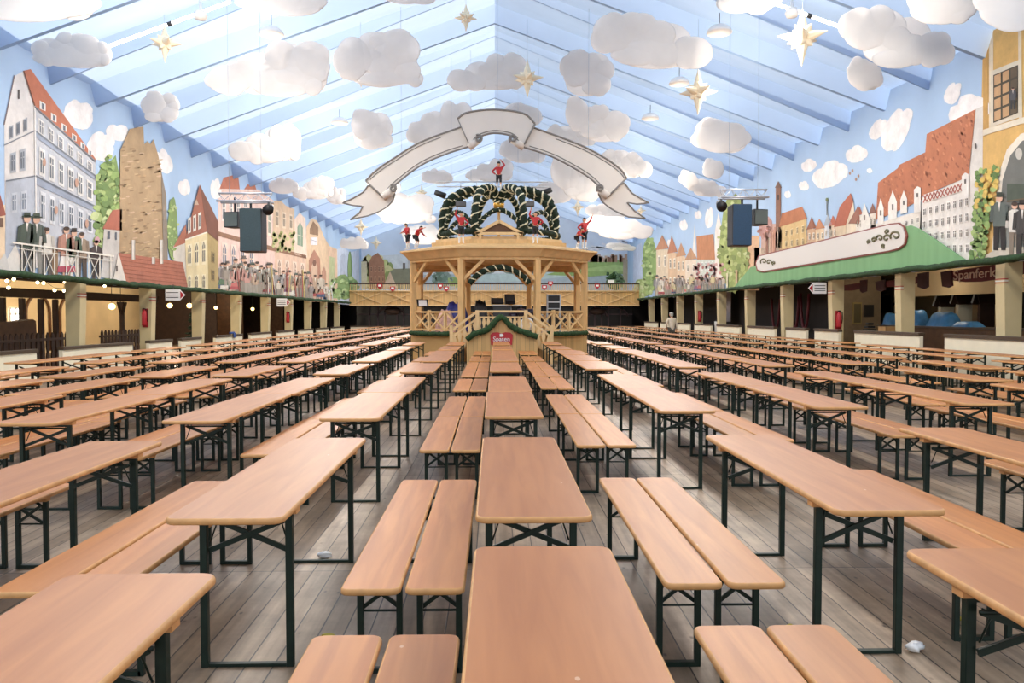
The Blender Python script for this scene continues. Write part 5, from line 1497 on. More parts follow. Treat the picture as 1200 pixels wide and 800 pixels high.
# drum kit
dx = px2(617, 360, 28.6).x
dk = empty('drum_kit', (dx, 28.55, 1.004), 0, 'dark drum kit with cymbals behind the right front post', 'drum kit')
M['drum'] = mat('dark_violet_drum', '#231d33', 0.3, 0.1)
q = MB(); q.cyl((0, -0.2, 0.28), (0, 0.2, 0.28), 0.28, seg=24); q.build('bass_drum', M['drum'], dk)
q = MB(); q.cyl((0, -0.215, 0.28), (0, -0.205, 0.28), 0.25, seg=24); q.build('bass_skin', M['white'], dk)
for x, y, z, r in ((-0.2, -0.1, 0.62, 0.14), (0.16, -0.1, 0.62, 0.15), (0.42, 0.15, 0.42, 0.2), (-0.45, 0.15, 0.5, 0.17)):
    q = MB(); q.cyl((x, y, z), (x, y-0.04, z+0.2), r, seg=18); q.build('tom', M['drum'], dk)
    q = MB(); q.cyl((x, y, 0), (x, y, z), 0.012, seg=5); q.build('stand', M['lgrey'], dk)
for x, y, z, r in ((-0.55, 0.1, 0.98, 0.22), (0.5, 0.2, 1.05, 0.24)):
    q = MB(); q.lathe([(0.0, 0.03), (0.04, 0.02), (r, -0.01)], (x, y, z), 20); q.build('cymbal', M['gold'], dk)
    q = MB(); q.cyl((x, y, 0), (x, y, z), 0.012, seg=5); q.build('stand', M['lgrey'], dk)
# amplifier rack
a, b2 = px2(641, 372, 29.2), px2(656.5, 345, 29.2)
ra = empty('amplifier_rack', ((a.x+b2.x)/2, 29.2, 1.004), 0, 'light grey framed amplifier rack on the right of the bandstand', 'rack')
w, h = b2.x-a.x, b2.z-1.0
for j in range(2):
    z = h-0.14-j*0.27
    q = MB(); q.box((0, 0, z), (w*0.86, 0.4, 0.2), bev=0.02); q.build('amplifier', M['black'], ra)
    for zz in (z-0.115, z+0.115): q = MB(); q.box((0, -0.02, zz), (w, 0.46, 0.03)); q.build('shelf_rim', M['lgrey'], ra)
for sx in (-1, 1):
    for sy in (-1, 1): q = MB(); q.box((sx*w*0.48, sy*0.2, h/2), (0.035, 0.035, h)); q.build('upright', M['lgrey'], ra)
q = MB(); q.box((0, 0, 0.3), (w*0.86, 0.4, 0.5)); q.build('lower_case', M['black'], ra)
# music stand and folded drapes at the left
a = px2(495, 356, 29.5)
ms = empty('music_stand', (a.x, 29.6, 1.004), 0.3, 'black music stand with pale sheets left on the bandstand', 'music stand')
q = MB(); q.cyl((0, 0, 0.0), (0, 0, 1.0), 0.012, seg=6); q.build('pole', M['black'], ms)
q = MB(); q.bar((0, -0.06, 0.92), (0, 0.08, 1.2), 0.42, 0.015, up=(0, -1, 0.4)); q.build('desk', M['black'], ms)
q = MB(); q.bar((0, -0.07, 0.95), (0, 0.04, 1.17), 0.3, 0.006, up=(0, -1, 0.4)); q.build('sheet_music', M['white'], ms)
for k in range(3):
    t = 2*PI*k/3; q = MB(); q.cyl((0, 0, 0.15), (0.25*math.cos(t), 0.25*math.sin(t), 0.01), 0.008, seg=5); q.build('foot', M['black'], ms)
M['cushion'] = mat('white_red_cloth', '#d8b0a4', 0.8, var=0.35, scale=9)
x0, x1, zt = span(510, 534, 362, 0, 29.2); heap('folded_drapes', x0, x1, 29.1, 1.004, zt, 0.5, M['cushion'], 'heap of pale red and white drapes behind the left railing', 'drapes', 5)
# ------------------------------------------------------------ arcades: columns, parapets, garlands
COLY = [18.15+4.66*k for k in range(0, 10)]
def column(side, y, label):
    o = empty('column', (side*XW, y, 0), 0, label, 'column', 'cream columns under the long walls')
    mb = MB()
    w0, w1, d = 0.40, 0.36, 0.17
    # (x toward the outside of the hall)
    A = [(-0.02, -d), (w0, -d), (w0, d), (-0.02, d)]; B = [(0.06, -d), (w0, -d), (w0, d), (0.06, d)]
    rings = []
    for pts, z in ((B, 0.0), (B, 0.02), (A, 2.05), (A, 2.545)):
        rings.append([mb.bm.verts.new((side*x, yy, z*(Z_L-0.005 if side < 0 else Z_R-0.005)/2.545)) for x, yy in pts])
    fs = []
    for P_, Q_ in zip(rings, rings[1:]):
        for k in range(4): fs.append(mb.bm.faces.new((P_[k], P_[(k+1) % 4], Q_[(k+1) % 4], Q_[k])))
    fs.append(mb.bm.faces.new(rings[0])); fs.append(mb.bm.faces.new(rings[-1]))
    mb._fin(fs); mb.build('shaft', M['cream'], o)
    for k, mt in enumerate((M['red'], M['white'], M['red'])):
        mb = MB(); mb.box((side*0.02, 0, (2.13 if side < 0 else 2.36)+0.045*k), (0.085, 2*d+0.010, 0.022)); mb.build('painted_band', mt, o)
    return o
for side, nm in ((-1, 'left'), (1, 'right')):
    k = 0
    for y in COLY:
        if side < 0 and y < 20: continue
        column(side, y, 'cream tapered column, %s from the front under the %s wall' % (ORD[k], nm)); k += 1
SEG = {-1: [(14, 20.2), (21.4, 25.5), (26.7, 28.6), (29.4, 31.4), (33, 36.5), (37.7, 41.2), (42.4, 45.9), (47.1, 50.6), (51.8, 55.3), (56.5, 61)],
       1: [(14, 20.1), (21.3, 25.2), (26.4, 28.4), (29.2, 31.2), (32.5, 36), (37.2, 41), (42.2, 45.7), (46.9, 50.4), (51.6, 55.1), (56.3, 61)]}
def parapet(c, size, along, label, H=0.77):
    o = empty('parapet', c, 0, label, 'low wall', 'low cream walls along the arcades')
    sx, sy = (0.10, size) if along == 'y' else (size, 0.10)
    mb = MB(); mb.box((0, 0, (H-0.09)/2), (sx, sy, H-0.09)); mb.build('panel', M['white_panel'], o)
    mb = MB(); mb.box((0, 0, H-0.045), (sx+0.07, sy+(0.07 if along == 'x' else 0.02), 0.09), bev=0.008); mb.build('cap_rail', M['cap_brown'], o)
for side, nm in ((-1, 'left'), (1, 'right')):
    for k, (a, b2) in enumerate(SEG[side]):
        parapet((side*(XW-0.12), (a+b2)/2, 0), b2-a, 'y', 'low cream wall with brown cap, %s from the front along the %s arcade' % (ORD[k], nm), 0.77 if side < 0 else 1.14)
for k, (a, b2) in enumerate(((-11.3, -9.1), (-8.8, -6.2), (-5.9, -3.2), (3.5, 6.1), (6.4, 8.9), (9.2, 11.3))):
    parapet(((a+b2)/2, 62.4, 0), b2-a, 'x', 'low cream wall across the far end, %s from the left' % ORD[k])
for side, nm in ((-1, 'left'), (1, 'right')):
    pts = [(side*(XW-0.30), y, (Z_L if side < 0 else Z_R)+0.02+0.015*math.sin(y*2.7)) for y in [12+0.5*k for k in range(103)]]
    garland(None, pts, 0.085, 'hanging_garland', False, 'long fir garland along the bottom edge of the %s wall painting' % nm, 'fir garlands under the wall paintings', step=0.22, mt='fir')

# ---- left side aisle
def emitmat(n, c, s): return emit(n, c, s)
M['pane'] = emitmat('daylight_pane', '#ffffff', 3.0)
M['globe'] = emitmat('warm_globe', '#ffd27a', 6.0)
M['bulb'] = emitmat('warm_bulb', '#ffe6b0', 9.0)
XB = -SIDE+0.03
for n_, (x0, y0, x1, y1) in enumerate(((-14, 363, 1, 381), (11, 361, 23.5, 379))):
    a, b2 = at_x(x0, y1, XB), at_x(x1, y0, XB)
    o = empty('window_%d' % (n_+1), (XB, (a.y+b2.y)/2, a.z)); o['kind'] = 'structure'; o['label'] = 'bright window in the back wall of the left aisle'
    w, h = b2.y-a.y, b2.z-a.z
    q = MB(); q.box((0.0, 0, h/2), (0.02, w, h)); q.build('pane', M['pane'], o)
    q = MB()
    for yy in (-w/2, 0, w/2): q.box((0.03, yy, h/2), (0.05, 0.07, h+0.07))
    for zz in (0, h*0.62, h): q.box((0.03, 0, zz), (0.05, w, 0.06))
    q.build('window_frame', M['white'], o)
for n_, (px0, px1, py) in enumerate(((30, 58, 356), (70, 94, 357))):     # painted arches
    a, b2 = at_x(px0, py, XB+0.02), at_x(px1, py, XB+0.02)
    yc, r_ = (a.y+b2.y)/2, (b2.y-a.y)/2
    pts = [(XB+0.03, yc-r_, 0.1)]+[(XB+0.03, yc-r_*math.cos(PI*k/12), 1.7+0.75*math.sin(PI*k/12)) for k in range(13)]+[(XB+0.03, yc+r_, 0.1)]
    q = MB(); q.tube(pts, 0.06, 6); o = q.build('trim_arch_%d' % (n_+1), M['brown_wood']); tag(o, 'brown arch moulding on the back wall of the left aisle', 'moulding', kind='structure')
XP = -14.0
def pxY(px, X): return at_x(px, 369, X).y
posts = [(pxY(px, XP), px) for px in (3, 26, 48, 65)]
for k, (y, px) in enumerate(posts+[(pxY(143, XP), 143), (pxY(172, XP), 172)]):
    o = empty('timber_post', (XP, y, 0), 0, 'dark timber post in the left aisle, %s from the left' % ORD[k], 'post', 'dark timber posts of the left aisle')
    q = MB(); q.box((0, 0, 1.06), (0.14, 0.14, 2.12), bev=0.01); q.build('shaft', M['dark_wood'], o)
    for d in ((-1, 1) if k > 3 else ()):
        q = MB(); q.bar((0, d*0.09, 1.65), (0, d*0.34, 2.10), 0.06, 0.06, up=(1, 0, 0)); q.build('brace', M['dark_wood'], o)
for a, b2, lab in ((pxY(-25, XP), pxY(92, XP), 'heavy dark timber beam over the posts at the left edge'), (pxY(98, XP), pxY(183, XP), 'dark timber beam between the first two columns of the left arcade')):
    q = MB(); q.box((XP, (a+b2)/2, 2.27), (0.2, b2-a, 0.27), bev=0.015)
    tag(q.build('timber_beam', M['dark_wood']), lab, 'beam')
    q = MB(); q.box((XP, (a+b2)/2, 2.72), (0.16, b2-a, 0.16)); o = q.build('timber_beam', M['dark_wood']); tag(o, lab.replace('heavy dark', 'upper dark').replace('dark timber beam between', 'upper dark beam between'), 'beam')
# strings of bulbs
bulbs = [(8, 329), (16, 327), (10, 337), (44, 331), (51, 331.5), (64, 340), (76, 330.5), (84, 335), (90, 335), (75, 340.5), (81, 339.5), (86, 340), (122.5, 335)]
sl = empty('string_lights', at_x(50, 333, -13.0), 0, 'string of small glowing bulbs under the left wall near its front end', 'lights')
so0 = Vector(sl.location); prev = []
for px, py in sorted(bulbs):
    p = at_x(px, py, -13.0)-so0; prev.append(p+Vector((0, 0, 0.07)))
    q = MB(); q.sphere(p, 0.045, u=10, v=7); q.build('bulb', M['bulb'], sl)
q = MB(); q.tube(prev, 0.008, 4); q.build('cord', M['black'], sl)
globes = [(131, 359, 4.2), (141.5, 361.5, 1.5), (166.5, 363, 2.1), (199, 358, 3.2), (222, 358, 3.2), (233.5, 359, 2.2), (253, 360.5, 2.2), (272, 361, 2), (296, 362, 2), (307, 362, 1.6)]
for k, (px, py, r_) in enumerate(globes):
    X = -14.6; p = at_x(px, py, X); R_ = r_*p.y/930*0.95
    o = empty('hanging_globe_lamp', p, 0, 'warm glowing globe lamp in the left aisle, %s from the left' % ORD[k], 'lamp', 'globe lamps of the left aisle')
    q = MB(); q.sphere((0, 0, 0), R_, (1, 1, 0.92)); q.build('globe', M['globe'], o)
    q = MB(); q.cyl((0, 0, R_*0.9), (0, 0, 2.98-p.z), 0.012, seg=5); q.build('stem', M['black'], o)
def point(loc, e, col=(1, 0.84, 0.6), r=0.12):
    l = bpy.data.lights.new('lamp_glow', 'POINT'); l.energy = e; l.color = col; l.shadow_soft_size = r
    o = bpy.data.objects.new('lamp_glow', l); COL.objects.link(o); o.location = loc
for y, e in ((22, 90), (26, 130), (31, 210), (35, 210), (40, 160), (47, 80), (54, 80)): point((-16.2, y, 2.5), e)
# dark wooden railings and booth
def railing(px0, px1, X, h, lab):
    a, b2 = pxY(px0, X), pxY(px1, X)
    o = empty('wooden_railing', (X, (a+b2)/2, 0), 0, lab, 'railing')
    L_ = b2-a
    q = MB(); q.box((0, 0, h), (0.09, L_, 0.07)); q.build('top_rail', M['dark_wood'], o)
    q = MB(); q.box((0, 0, 0.3), (0.06, L_, 0.06)); q.build('bottom_rail', M['dark_wood'], o)
    q = MB(); n = int(L_/0.24)
    for k in range(n):
        y = -L_/2+L_*(k+0.5)/n
        q.prism([(y-0.075, 0.0), (y+0.075, 0.0), (y+0.075, h*0.5), (y+0.04, h*0.62), (y+0.08, h*0.75), (y+0.06, h+0.13), (y, h+0.2), (y-0.06, h+0.13), (y-0.08, h*0.75), (y-0.04, h*0.62), (y-0.075, h*0.5)], 'x', -0.02, 0.02)
    q.build('pickets', M['dark_wood'], o)
railing(-20, 95, -12.9, 0.92, 'dark picket railing at the left edge behind the low walls')
railing(117, 177, -12.9, 0.92, 'dark picket railing behind the first column of the left arcade')
X = -13.4
bq = MB(); ws = [at_x(x, y, X) for x, y in ((-40, 400), (-40, 372), (6, 378), (14, 377), (24, 376.5), (39, 374), (42, 376), (43, 392), (44, 400))]
bq.prism([(w.y, max(0.0, w.z)) for w in ws[1:-1]]+[(ws[-1].y, 0.0), (ws[0].y, 0.0)], 'x', X-0.35, X)
tag(bq.build('booth_bench', M['brown_wood']), 'high-backed brown wooden booth bench at the left edge', 'bench')
# cross walls added to make the deeper part of the aisle dark
for k, y in enumerate((44.6, 49.2, 53.9, 58.5)):
    q = MB(); q.box((-17.2, y, 1.5), (3.4, 0.12, 3.0)); o = q.build('wall_left_aisle_%d' % (k+1), M['brown_wood'] if k % 2 else M['dark_wood']); tag(o, 'dark wooden partition added to darken the left aisle', 'partition', kind='structure')
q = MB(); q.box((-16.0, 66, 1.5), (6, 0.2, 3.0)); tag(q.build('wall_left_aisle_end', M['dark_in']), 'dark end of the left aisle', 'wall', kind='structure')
# potted plant seen past the second column
p = at_x(226, 372, -14.2)
pl = empty('potted_plant', (p.x, p.y, 0), 0, 'dark potted shrub in the left aisle between the second and third column', 'plant')
q = MB(); q.lathe([(0.14, 0), (0.2, 0.35), (0.22, 0.38), (0.18, 0.38)], seg=14); q.build('pot', M['brown_wood'], pl)
q = MB(); rr = random.Random(4)
for k in range(60):
    a = rr.uniform(0, 6.28); h = rr.uniform(0.45, 1.7); r_ = 0.34*(1-(h-0.45)/1.7)*rr.uniform(0.5, 1)
    c_ = Vector((r_*math.cos(a), r_*math.sin(a), h)); q.sphere(c_, 0.09, (1.2, 1.2, 0.5), 6, 4)
q.cyl((0, 0, 0.35), (0, 0, 1.5), 0.025, seg=5)
q.build('foliage', M['fir_d'], pl)
# fire extinguishers on the columns
def extinguisher(side, y, z, lab):
    o = empty('fire_extinguisher', (side*(XW+0.2), y-0.17-0.09, z), 0, lab, 'fire extinguisher')
    q = MB(); q.lathe([(0.0, -0.26), (0.075, -0.255), (0.085, -0.22), (0.085, 0.16), (0.06, 0.22), (0.03, 0.25), (0.03, 0.28), (0, 0.285)], seg=16); q.build('cylinder', M['red'], o)
    q = MB(); q.box((0.0, 0, 0.31), (0.05, 0.09, 0.04)); q.build('valve', M['black'], o)
    q = MB(); q.tube([(0.03, 0, 0.3), (0.11, 0, 0.26), (0.12, 0, 0.05), (0.10, 0, -0.12)], 0.014, 6); q.build('hose', M['black'], o)
    q = MB(); q.box((0, 0.075, 0.0), (0.2, 0.01, 0.64)); q.build('plate_or_mount', mat('red_plate', '#9c2028', 0.5), o)  # plain red back plate behind the cylinder, no bracket built
extinguisher(-1, COLY[2], 1.52, 'red fire extinguisher on the second column of the left arcade')
extinguisher(1, COLY[2], 1.45, 'red fire extinguisher on the third column of the right arcade')
extinguisher(1, COLY[6], 1.55, 'red fire extinguisher far back on the right arcade beside the grey curtain')
extinguisher(-1, COLY[6], 1.5, 'red fire extinguisher far back on the left arcade')
# arrow signs
def arrow_sign(px0, px1, py0, py1, Y, d, lab):
    a, b2 = at_y(px0, py1, Y), at_y(px1, py0, Y)
    w, h = b2.x-a.x, b2.z-a.z; c_ = (a+b2)/2
    o = empty('arrow_sign', c_, 0, lab, 'sign')
    e = d*w/2
    q = MB(); q.prism([(-e, -h/2), (e*0.45, -h/2), (e, 0), (e*0.45, h/2), (-e, h/2)], 'y', -0.012, 0.012); q.build('panel', M['white'], o)
    q = MB(); q.prism([(e*0.52, -h*0.34), (e*0.9, 0), (e*0.52, h*0.34)], 'y', -0.02, -0.012); q.build('arrow', M['red'], o)
    for k in range(3):
        q = MB(); z = h*(0.22-0.22*k); q.box((-e*0.28, -0.014, z), (w*0.6, 0.004, h*0.07)); q.build('text_line', M['dgrey'], o)
    q = MB(); q.box((-e*0.2, 0.0, h/2+0.08), (0.02, 0.012, 0.18)); q.build('hanger', M['steel'], o)
arrow_sign(194, 217, 339, 352, COLY[2]-0.22, 1, 'white direction sign with red arrow pointing right, left arcade')
arrow_sign(947, 968.5, 331, 344, COLY[2]-0.22, -1, 'white direction sign with red arrow pointing left, right arcade')
arrow_sign(324.5, 340, 349.5, 359, COLY[5]-0.22, 1, 'small white direction sign with red arrow far back, left arcade')
# things lying on the parapets
q = MB()
p = at_x(272, 391, -XW+0.12)
q.box((0, 0, 0.05), (0.12, 0.5, 0.10), bev=0.03); q.box((0.105, 0.04, -0.06), (0.025, 0.34, 0.2), bev=0.01)
q.build('blue_cloth', mat('blue_cloth', '#2f4a86', 0.8, var=0.2), None, (-XW+0.12, p.y, 0.785)); tag(bpy.data.objects['blue_cloth'], 'folded blue cloth over a low wall of the left arcade', 'cloth')
p = at_x(833.5, 384, XW-0.12)
bk = empty('bucket', (XW+0.25, p.y, 0), 0, 'white bucket standing by the low wall on the far right', 'bucket')
bk.location.z = 0.0; bk.scale = (1, 1, 1.38)
q = MB(); q.lathe([(0.0, 0.0), (0.16, 0.01), (0.2, 0.9), (0.22, 0.92), (0.19, 0.92), (0.17, 0.86)], seg=16); q.build('shell', M['white'], bk)
q = MB(); q.tube([(0.2*math.cos(t), 0, 0.9+0.1*math.sin(t)) for t in [PI*k/8 for k in range(9)]], 0.008, 5); q.build('handle', M['steel'], bk)

# ---- right side aisle: kitchen
M['maroon'] = mat('maroon_paint', '#5e1822', 0.6, var=0.1)
M['pale_letters'] = mat('worn_pale_letters', '#d9c3b4', 0.7)
def xprism(pxpts, X, th, mt, name, parent=None, loc=None):
    q = MB(); ws = [at_x(x, y, X) for x, y in pxpts]
    q.prism([(w.y, w.z) for w in ws], 'x', X-th/2, X+th/2); return q.build(name, mt, parent)
XS = 12.55
def ribbon_sign(body, ends, lab):
    o = xprism(body, XS, 0.03, M['maroon'], 'ribbon_sign'); tag(o, lab, 'sign')
    for e in ends: xprism(e, XS-0.05, 0.05, mat('maroon_scroll', '#3d1119', 0.6), 'scroll_end', o)
    return o
s1 = ribbon_sign([(1113, 318), (1140, 314), (1172, 309), (1200, 305), (1200, 321), (1172, 327), (1150, 330), (1132, 330.5), (1113, 328)], [[(1103, 319), (1115, 316.5), (1116.5, 334.5), (1112, 337), (1105, 335.5)]], 'maroon ribbon-shaped sign with pale lettering by the nearest right column')
c_ = at_x(1139, 321.3, XS-0.03)
ya, yb = at_x(1118.5, 322, XS).y, at_x(1164, 318, XS).y
t_ = text('Spanferkel', 0.42, (XS-0.022, 0, 0), (PI/2, 0, -PI/2), M['pale_letters'], s1)
W_ = t_.dimensions.x if t_.dimensions.x > 0 else 2.2
ln = (ya-yb)*10/7.8
t_.scale = (ln/W_, 0.86, 1); t_.location = (XS-0.022, ya-ln/2, c_.z)
s2 = ribbon_sign([(1037, 330), (1060, 326), (1079, 323), (1079, 331), (1060, 336), (1036, 336)], [[(1026.5, 330), (1037, 327.5), (1037.5, 339.5), (1033, 341.5), (1028, 340)], [(1076, 320.5), (1088, 318.5), (1088, 336), (1083, 338.5), (1076, 336)]], 'maroon ribbon-shaped sign half behind the second right column')
s3 = ribbon_sign([(985, 335), (1009, 331), (1009, 338), (998, 340.5), (986, 340.5)], [[(1008.5, 328.5), (1016, 327.5), (1015.5, 341), (1011, 343), (1008.5, 341)]], 'maroon ribbon-shaped sign right of the third right column')
# lintel panel over the kitchen hatch, wall parts
XK = 15.6
q = MB(); q.box((XK, 24.0, 2.8), (0.12, 12.0, 1.0)); tag(q.build('wall_right_hatch', M['beige_wall']), 'beige panel above the kitchen hatch', 'wall', kind='structure')
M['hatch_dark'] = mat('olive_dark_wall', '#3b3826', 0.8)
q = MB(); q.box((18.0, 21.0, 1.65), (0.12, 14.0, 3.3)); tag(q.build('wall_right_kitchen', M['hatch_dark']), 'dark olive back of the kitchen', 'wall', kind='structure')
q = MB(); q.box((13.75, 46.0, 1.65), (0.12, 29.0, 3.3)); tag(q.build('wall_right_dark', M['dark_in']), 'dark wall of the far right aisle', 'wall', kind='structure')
q = MB(); q.box((14.6, 31.45, 1.65), (1.6, 0.12, 3.3)); tag(q.build('wall_right_divider', mat('taupe_wall', '#8a775c', 0.8, var=0.1)), 'beige divider in the right aisle', 'wall', kind='structure')
for y, e in ((18, 18), (22, 24), (26.5, 20), (30, 8)): point((14.4, y, 2.75), e, (1, 0.9, 0.75), 0.2)
# door with panes
a, b2 = at_x(953, 388, 14.2), at_x(971, 344, 14.2)
dr = empty('door_1', (14.2, (a.y+b2.y)/2, 0)); dr['kind'] = 'structure'; dr['label'] = 'grey door with a tall glass pane in the right aisle'
wd = abs(b2.y-a.y)
q = MB(); q.box((0, 0, 1.0), (0.06, wd, 2.0)); q.build('leaf', mat('door_grey', '#8d8578', 0.6), dr)
q = MB(); q.box((-0.035, -wd*0.1, 1.25), (0.015, wd*0.45, 1.0)); q.build('glass', mat('teal_glass', '#4a6466', 0.15), dr)
q = MB(); q.sphere((-0.07, wd*0.38, 1.0), 0.035); q.build('handle', M['lgrey'], dr)
# hanging dark loops
for k, (px, py, w, h) in enumerate(((909, 384, 5, 34), (932, 383, 4, 36), (943, 384, 5, 40))):
    X = 13.4; pts = []
    for j in range(13):
        t = j/12; pts.append(at_x(px-w+2*w*t, py-h*(abs(2*t-1)**3), X))
    q = MB(); q.tube(pts, 0.06, 7); tag(q.build('hanging_wreath', M['maroon']), 'dark red hanging loop garland in the right aisle, %s from the left' % ORD[k], 'garland', 'loops in the right aisle')
# tv
a, b2 = at_x(1029, 366, 17.4), at_x(1046, 346, 17.4)
tv = empty('television', (17.4, (a.y+b2.y)/2, (a.z+b2.z)/2), 0, 'black wall television in the kitchen behind the second right column', 'television')
w, h = abs(b2.y-a.y), b2.z-a.z
q = MB(); q.box((0, 0, 0), (0.07, w, h), bev=0.01); q.build('case', M['black'], tv)
q = MB(); q.box((-0.038, 0, 0), (0.006, w*0.94, h*0.9)); q.build('screen', mat('dark_screen', '#0a0d16', 0.12), tv)
q = MB(); q.box((0.3, 0, 0), (0.55, 0.1, 0.1)); q.build('plate_or_mount', M['dgrey'], tv)
# counter with covered machines and roasting hoods
q = MB(); q.box((0, 0, 0.6), (0.7, 12.6, 1.2)); q.m(M['brown_wood'])
ct = q.build('serving_counter', M['brown_wood'], None, (14.3, 22.3, 0)); tag(ct, 'long brown serving counter behind the nearest right columns', 'counter')
q = MB(); q.box((0, 0, 1.23), (0.8, 12.7, 0.06), bev=0.01); q.build('worktop', M['cap_brown'], ct)
M['blue_wrap'] = mat('bright_blue_wrap', '#3f7fb6', 0.4, var=0.2, scale=5)
def heapx(name, px0, px1, pyt, X, dep, z0, mt, lab, cat, seed):
    a, b2 = at_x(px0, pyt, X), at_x(px1, pyt, X)
    rr = random.Random(seed); mb = MB(); nx, ny = 10, 6; g = []
    for j in range(ny+1):
        row = []
        for i in range(nx+1):
            u, v = i/nx, j/ny; hh = (min(1, 5*u, 5*(1-u))*min(1, 5*v, 5*(1-v)))**0.4
            row.append(mb.bm.verts.new((X+dep*(v-0.5), a.y+(b2.y-a.y)*u, z0+(a.z-z0)*hh*rr.uniform(0.84, 1.0))))
        g.append(row)
    mb._fin([mb.bm.faces.new((A[i], A[i+1], B[i+1], B[i])) for A, B in zip(g, g[1:]) for i in range(nx)], True)
    o = mb.build(name, mt); tag(o, lab, cat)
heapx('covered_machine', 1066, 1083, 363, 14.3, 0.5, 1.264, M['blue_wrap'], 'light blue wrapped machine on the counter right of the second column', 'machine', 1)
heapx('covered_machine', 1095, 1119, 365, 14.3, 0.55, 1.264, M['blue_wrap'], 'wide blue wrapped heap on the counter in the middle of the kitchen hatch', 'machine', 2)
heapx('covered_machine', 1124, 1146, 376, 14.25, 0.5, 1.264, M['blue_wrap'], 'low blue wrapped heap on the counter near the nearest column', 'machine', 3)
heapx('covered_machine', 1040, 1047, 366, 14.4, 0.4, 1.264, M['blue_wrap'], 'narrow blue wrapped bundle left of the second right column', 'machine', 4)
for k, (px, py, wpx) in enumerate(((1109, 346, 8), (1130, 342.5, 8), (1156, 341.5, 8))):
    X = 16.6; p = at_x(px, py, X); w = wpx*p.y/930*1.6
    o = empty('roasting_hood', (X, p.y, 0), 0, 'dark gabled roasting hood in the kitchen, %s from the left' % ORD[k], 'hood', 'roasting hoods of the kitchen')
    z = p.z
    q = MB()
    for s in (-1, 1): q.bar((0, 0, z), (0, s*w*0.62, z-0.42), 0.7, 0.05, up=(0, s*0.5, 1))
    q.build('hood_roof', M['dark_wood'], o)
    q = MB(); q.bar((-0.36, 0, z+0.03), (-0.36, w*0.6, z-0.38), 0.05, 0.05); q.build('rim', M['white'], o)  # white bar paints the lit edge of the dark hood
    q = MB(); q.box((0, 0, (z-0.42)/2), (0.5, w*0.42, z-0.42)); q.build('oven', M['white_panel'] if k < 2 else M['dark_wood'], o)
    q = MB(); q.box((-0.255, 0, (z-0.42)*0.42), (0.01, w*0.3, (z-0.42)*0.34)); q.build('oven_door', M['black'], o)
for px0, px1, py0, py1, nm, mt, lab in ((999, 1010, 354, 380, 'notice_board', '#9a8550', 'olive-framed board standing for a door on the taupe wall left of the television'), (1012, 1024, 357, 371, 'menu_board', '#2f2620', 'dark square picture on the wall left of the television')):  # the olive board stands for a door, the dark one for a picture
    Xn = 13.0+0.0; Yn = 31.36
    a, b2 = at_y(px0, py1, Yn), at_y(px1, py0, Yn)
    o = empty(nm, ((a.x+b2.x)/2, Yn, (a.z+b2.z)/2), 0, lab, 'board'); w, h = b2.x-a.x, b2.z-a.z
    q = MB(); q.box((0, 0, 0), (w, 0.04, h), bev=0.008); q.build('frame', mat(nm+'_frame', mt, 0.6), o)
    q = MB(); q.box((0, -0.022, 0), (w*0.76, 0.01, h*0.84)); q.build('plate_or_mount', mat(nm+'_face', '#5f5434' if nm[0] == 'n' else '#1d1814', 0.5), o)  # here the thin face plate of the board, not a support
# wooden crate and stacked dark trays
p = at_x(1041, 384, 13.0); q = MB()
for s in (-1, 1):
    q.box((s*0.2, 0, 0.62), (0.03, 0.5, 1.24))
q.box((0, -0.235, 0.62), (0.4, 0.03, 1.24)); q.box((0, 0.235, 0.62), (0.4, 0.03, 1.24)); q.box((0, 0, 1.1), (0.38, 0.44, 0.03))
tag(q.build('wooden_bin', M['pine_d'], None, (13.0, p.y, 0)), 'honey-coloured wooden bin left of the second right column', 'bin')
p = at_x(1019, 384, 13.6); o = empty('tray_stack', (13.6, p.y, 0), 0, 'stack of dark trays narrowing to the top in the right aisle', 'trays')
for k in range(6):
    q = MB(); q.box((0, 0, 0.75+0.11*k), (0.5-0.06*k, 0.66-0.09*k, 0.08), bev=0.01); q.build('tray', M['black'], o)
q = MB(); q.box((0, 0, 0.35), (0.5, 0.66, 0.70)); q.build('base_box', M['dark_wood'], o)
# grey curtain far right, dark green fence panel
q = MB(); pts = []
for j in range(24):
    t = j/23; pts.append((44.2+1.9*t, 13.2+0.05*math.sin(t*40)))
A = [q.bm.verts.new((x, y, 1.25)) for y, x in pts]; B = [q.bm.verts.new((x, y, 2.95)) for y, x in pts]
q._fin([q.bm.faces.new((A[i], A[i+1], B[i+1], B[i])) for i in range(23)], True)
o = q.build('curtain', mat('pale_grey_curtain', '#a9a3a8', 0.8)); sm_ = o.modifiers.new('thick', 'SOLIDIFY'); sm_.thickness = 0.01
tag(o, 'pale grey curtain hanging far back in the right aisle', 'curtain')

# ---- far end: balcony
YBAL = 64.0
bal = empty('balcony', (0, YBAL, 0), 0, 'wooden balcony with diamond panels across the far end of the hall', 'balcony')
q = MB(); q.box((0, 0.1, 2.98), (2*XW-0.1, 0.2, 1.2)); q.build('front_panel', M['boards'], bal)
q = MB(); q.box((0, -0.02, 2.40), (2*XW-0.1, 0.26, 0.12)); q.box((0, -0.02, 3.55), (2*XW-0.1, 0.26, 0.08)); q.build('moulding', M['pine_l'], bal)
q = MB(); q.box((0, 2.6, 2.46), (2*XW-0.1, 5.0, 0.12)); q.build('deck', M['brown_wood'], bal)
q = MB(); q.box((0, 0.05, 4.14), (2*XW-0.1, 0.1, 0.1)); q.build('top_rail', M['dark_wood'], bal)
q = MB(); n = 150
for k in range(n):
    x = -XW+0.1+(2*XW-0.2)*k/(n-1); q.box((x, 0.05, 3.85), (0.05, 0.04, 0.52))
q.build('pickets', M['pine_l'], bal)
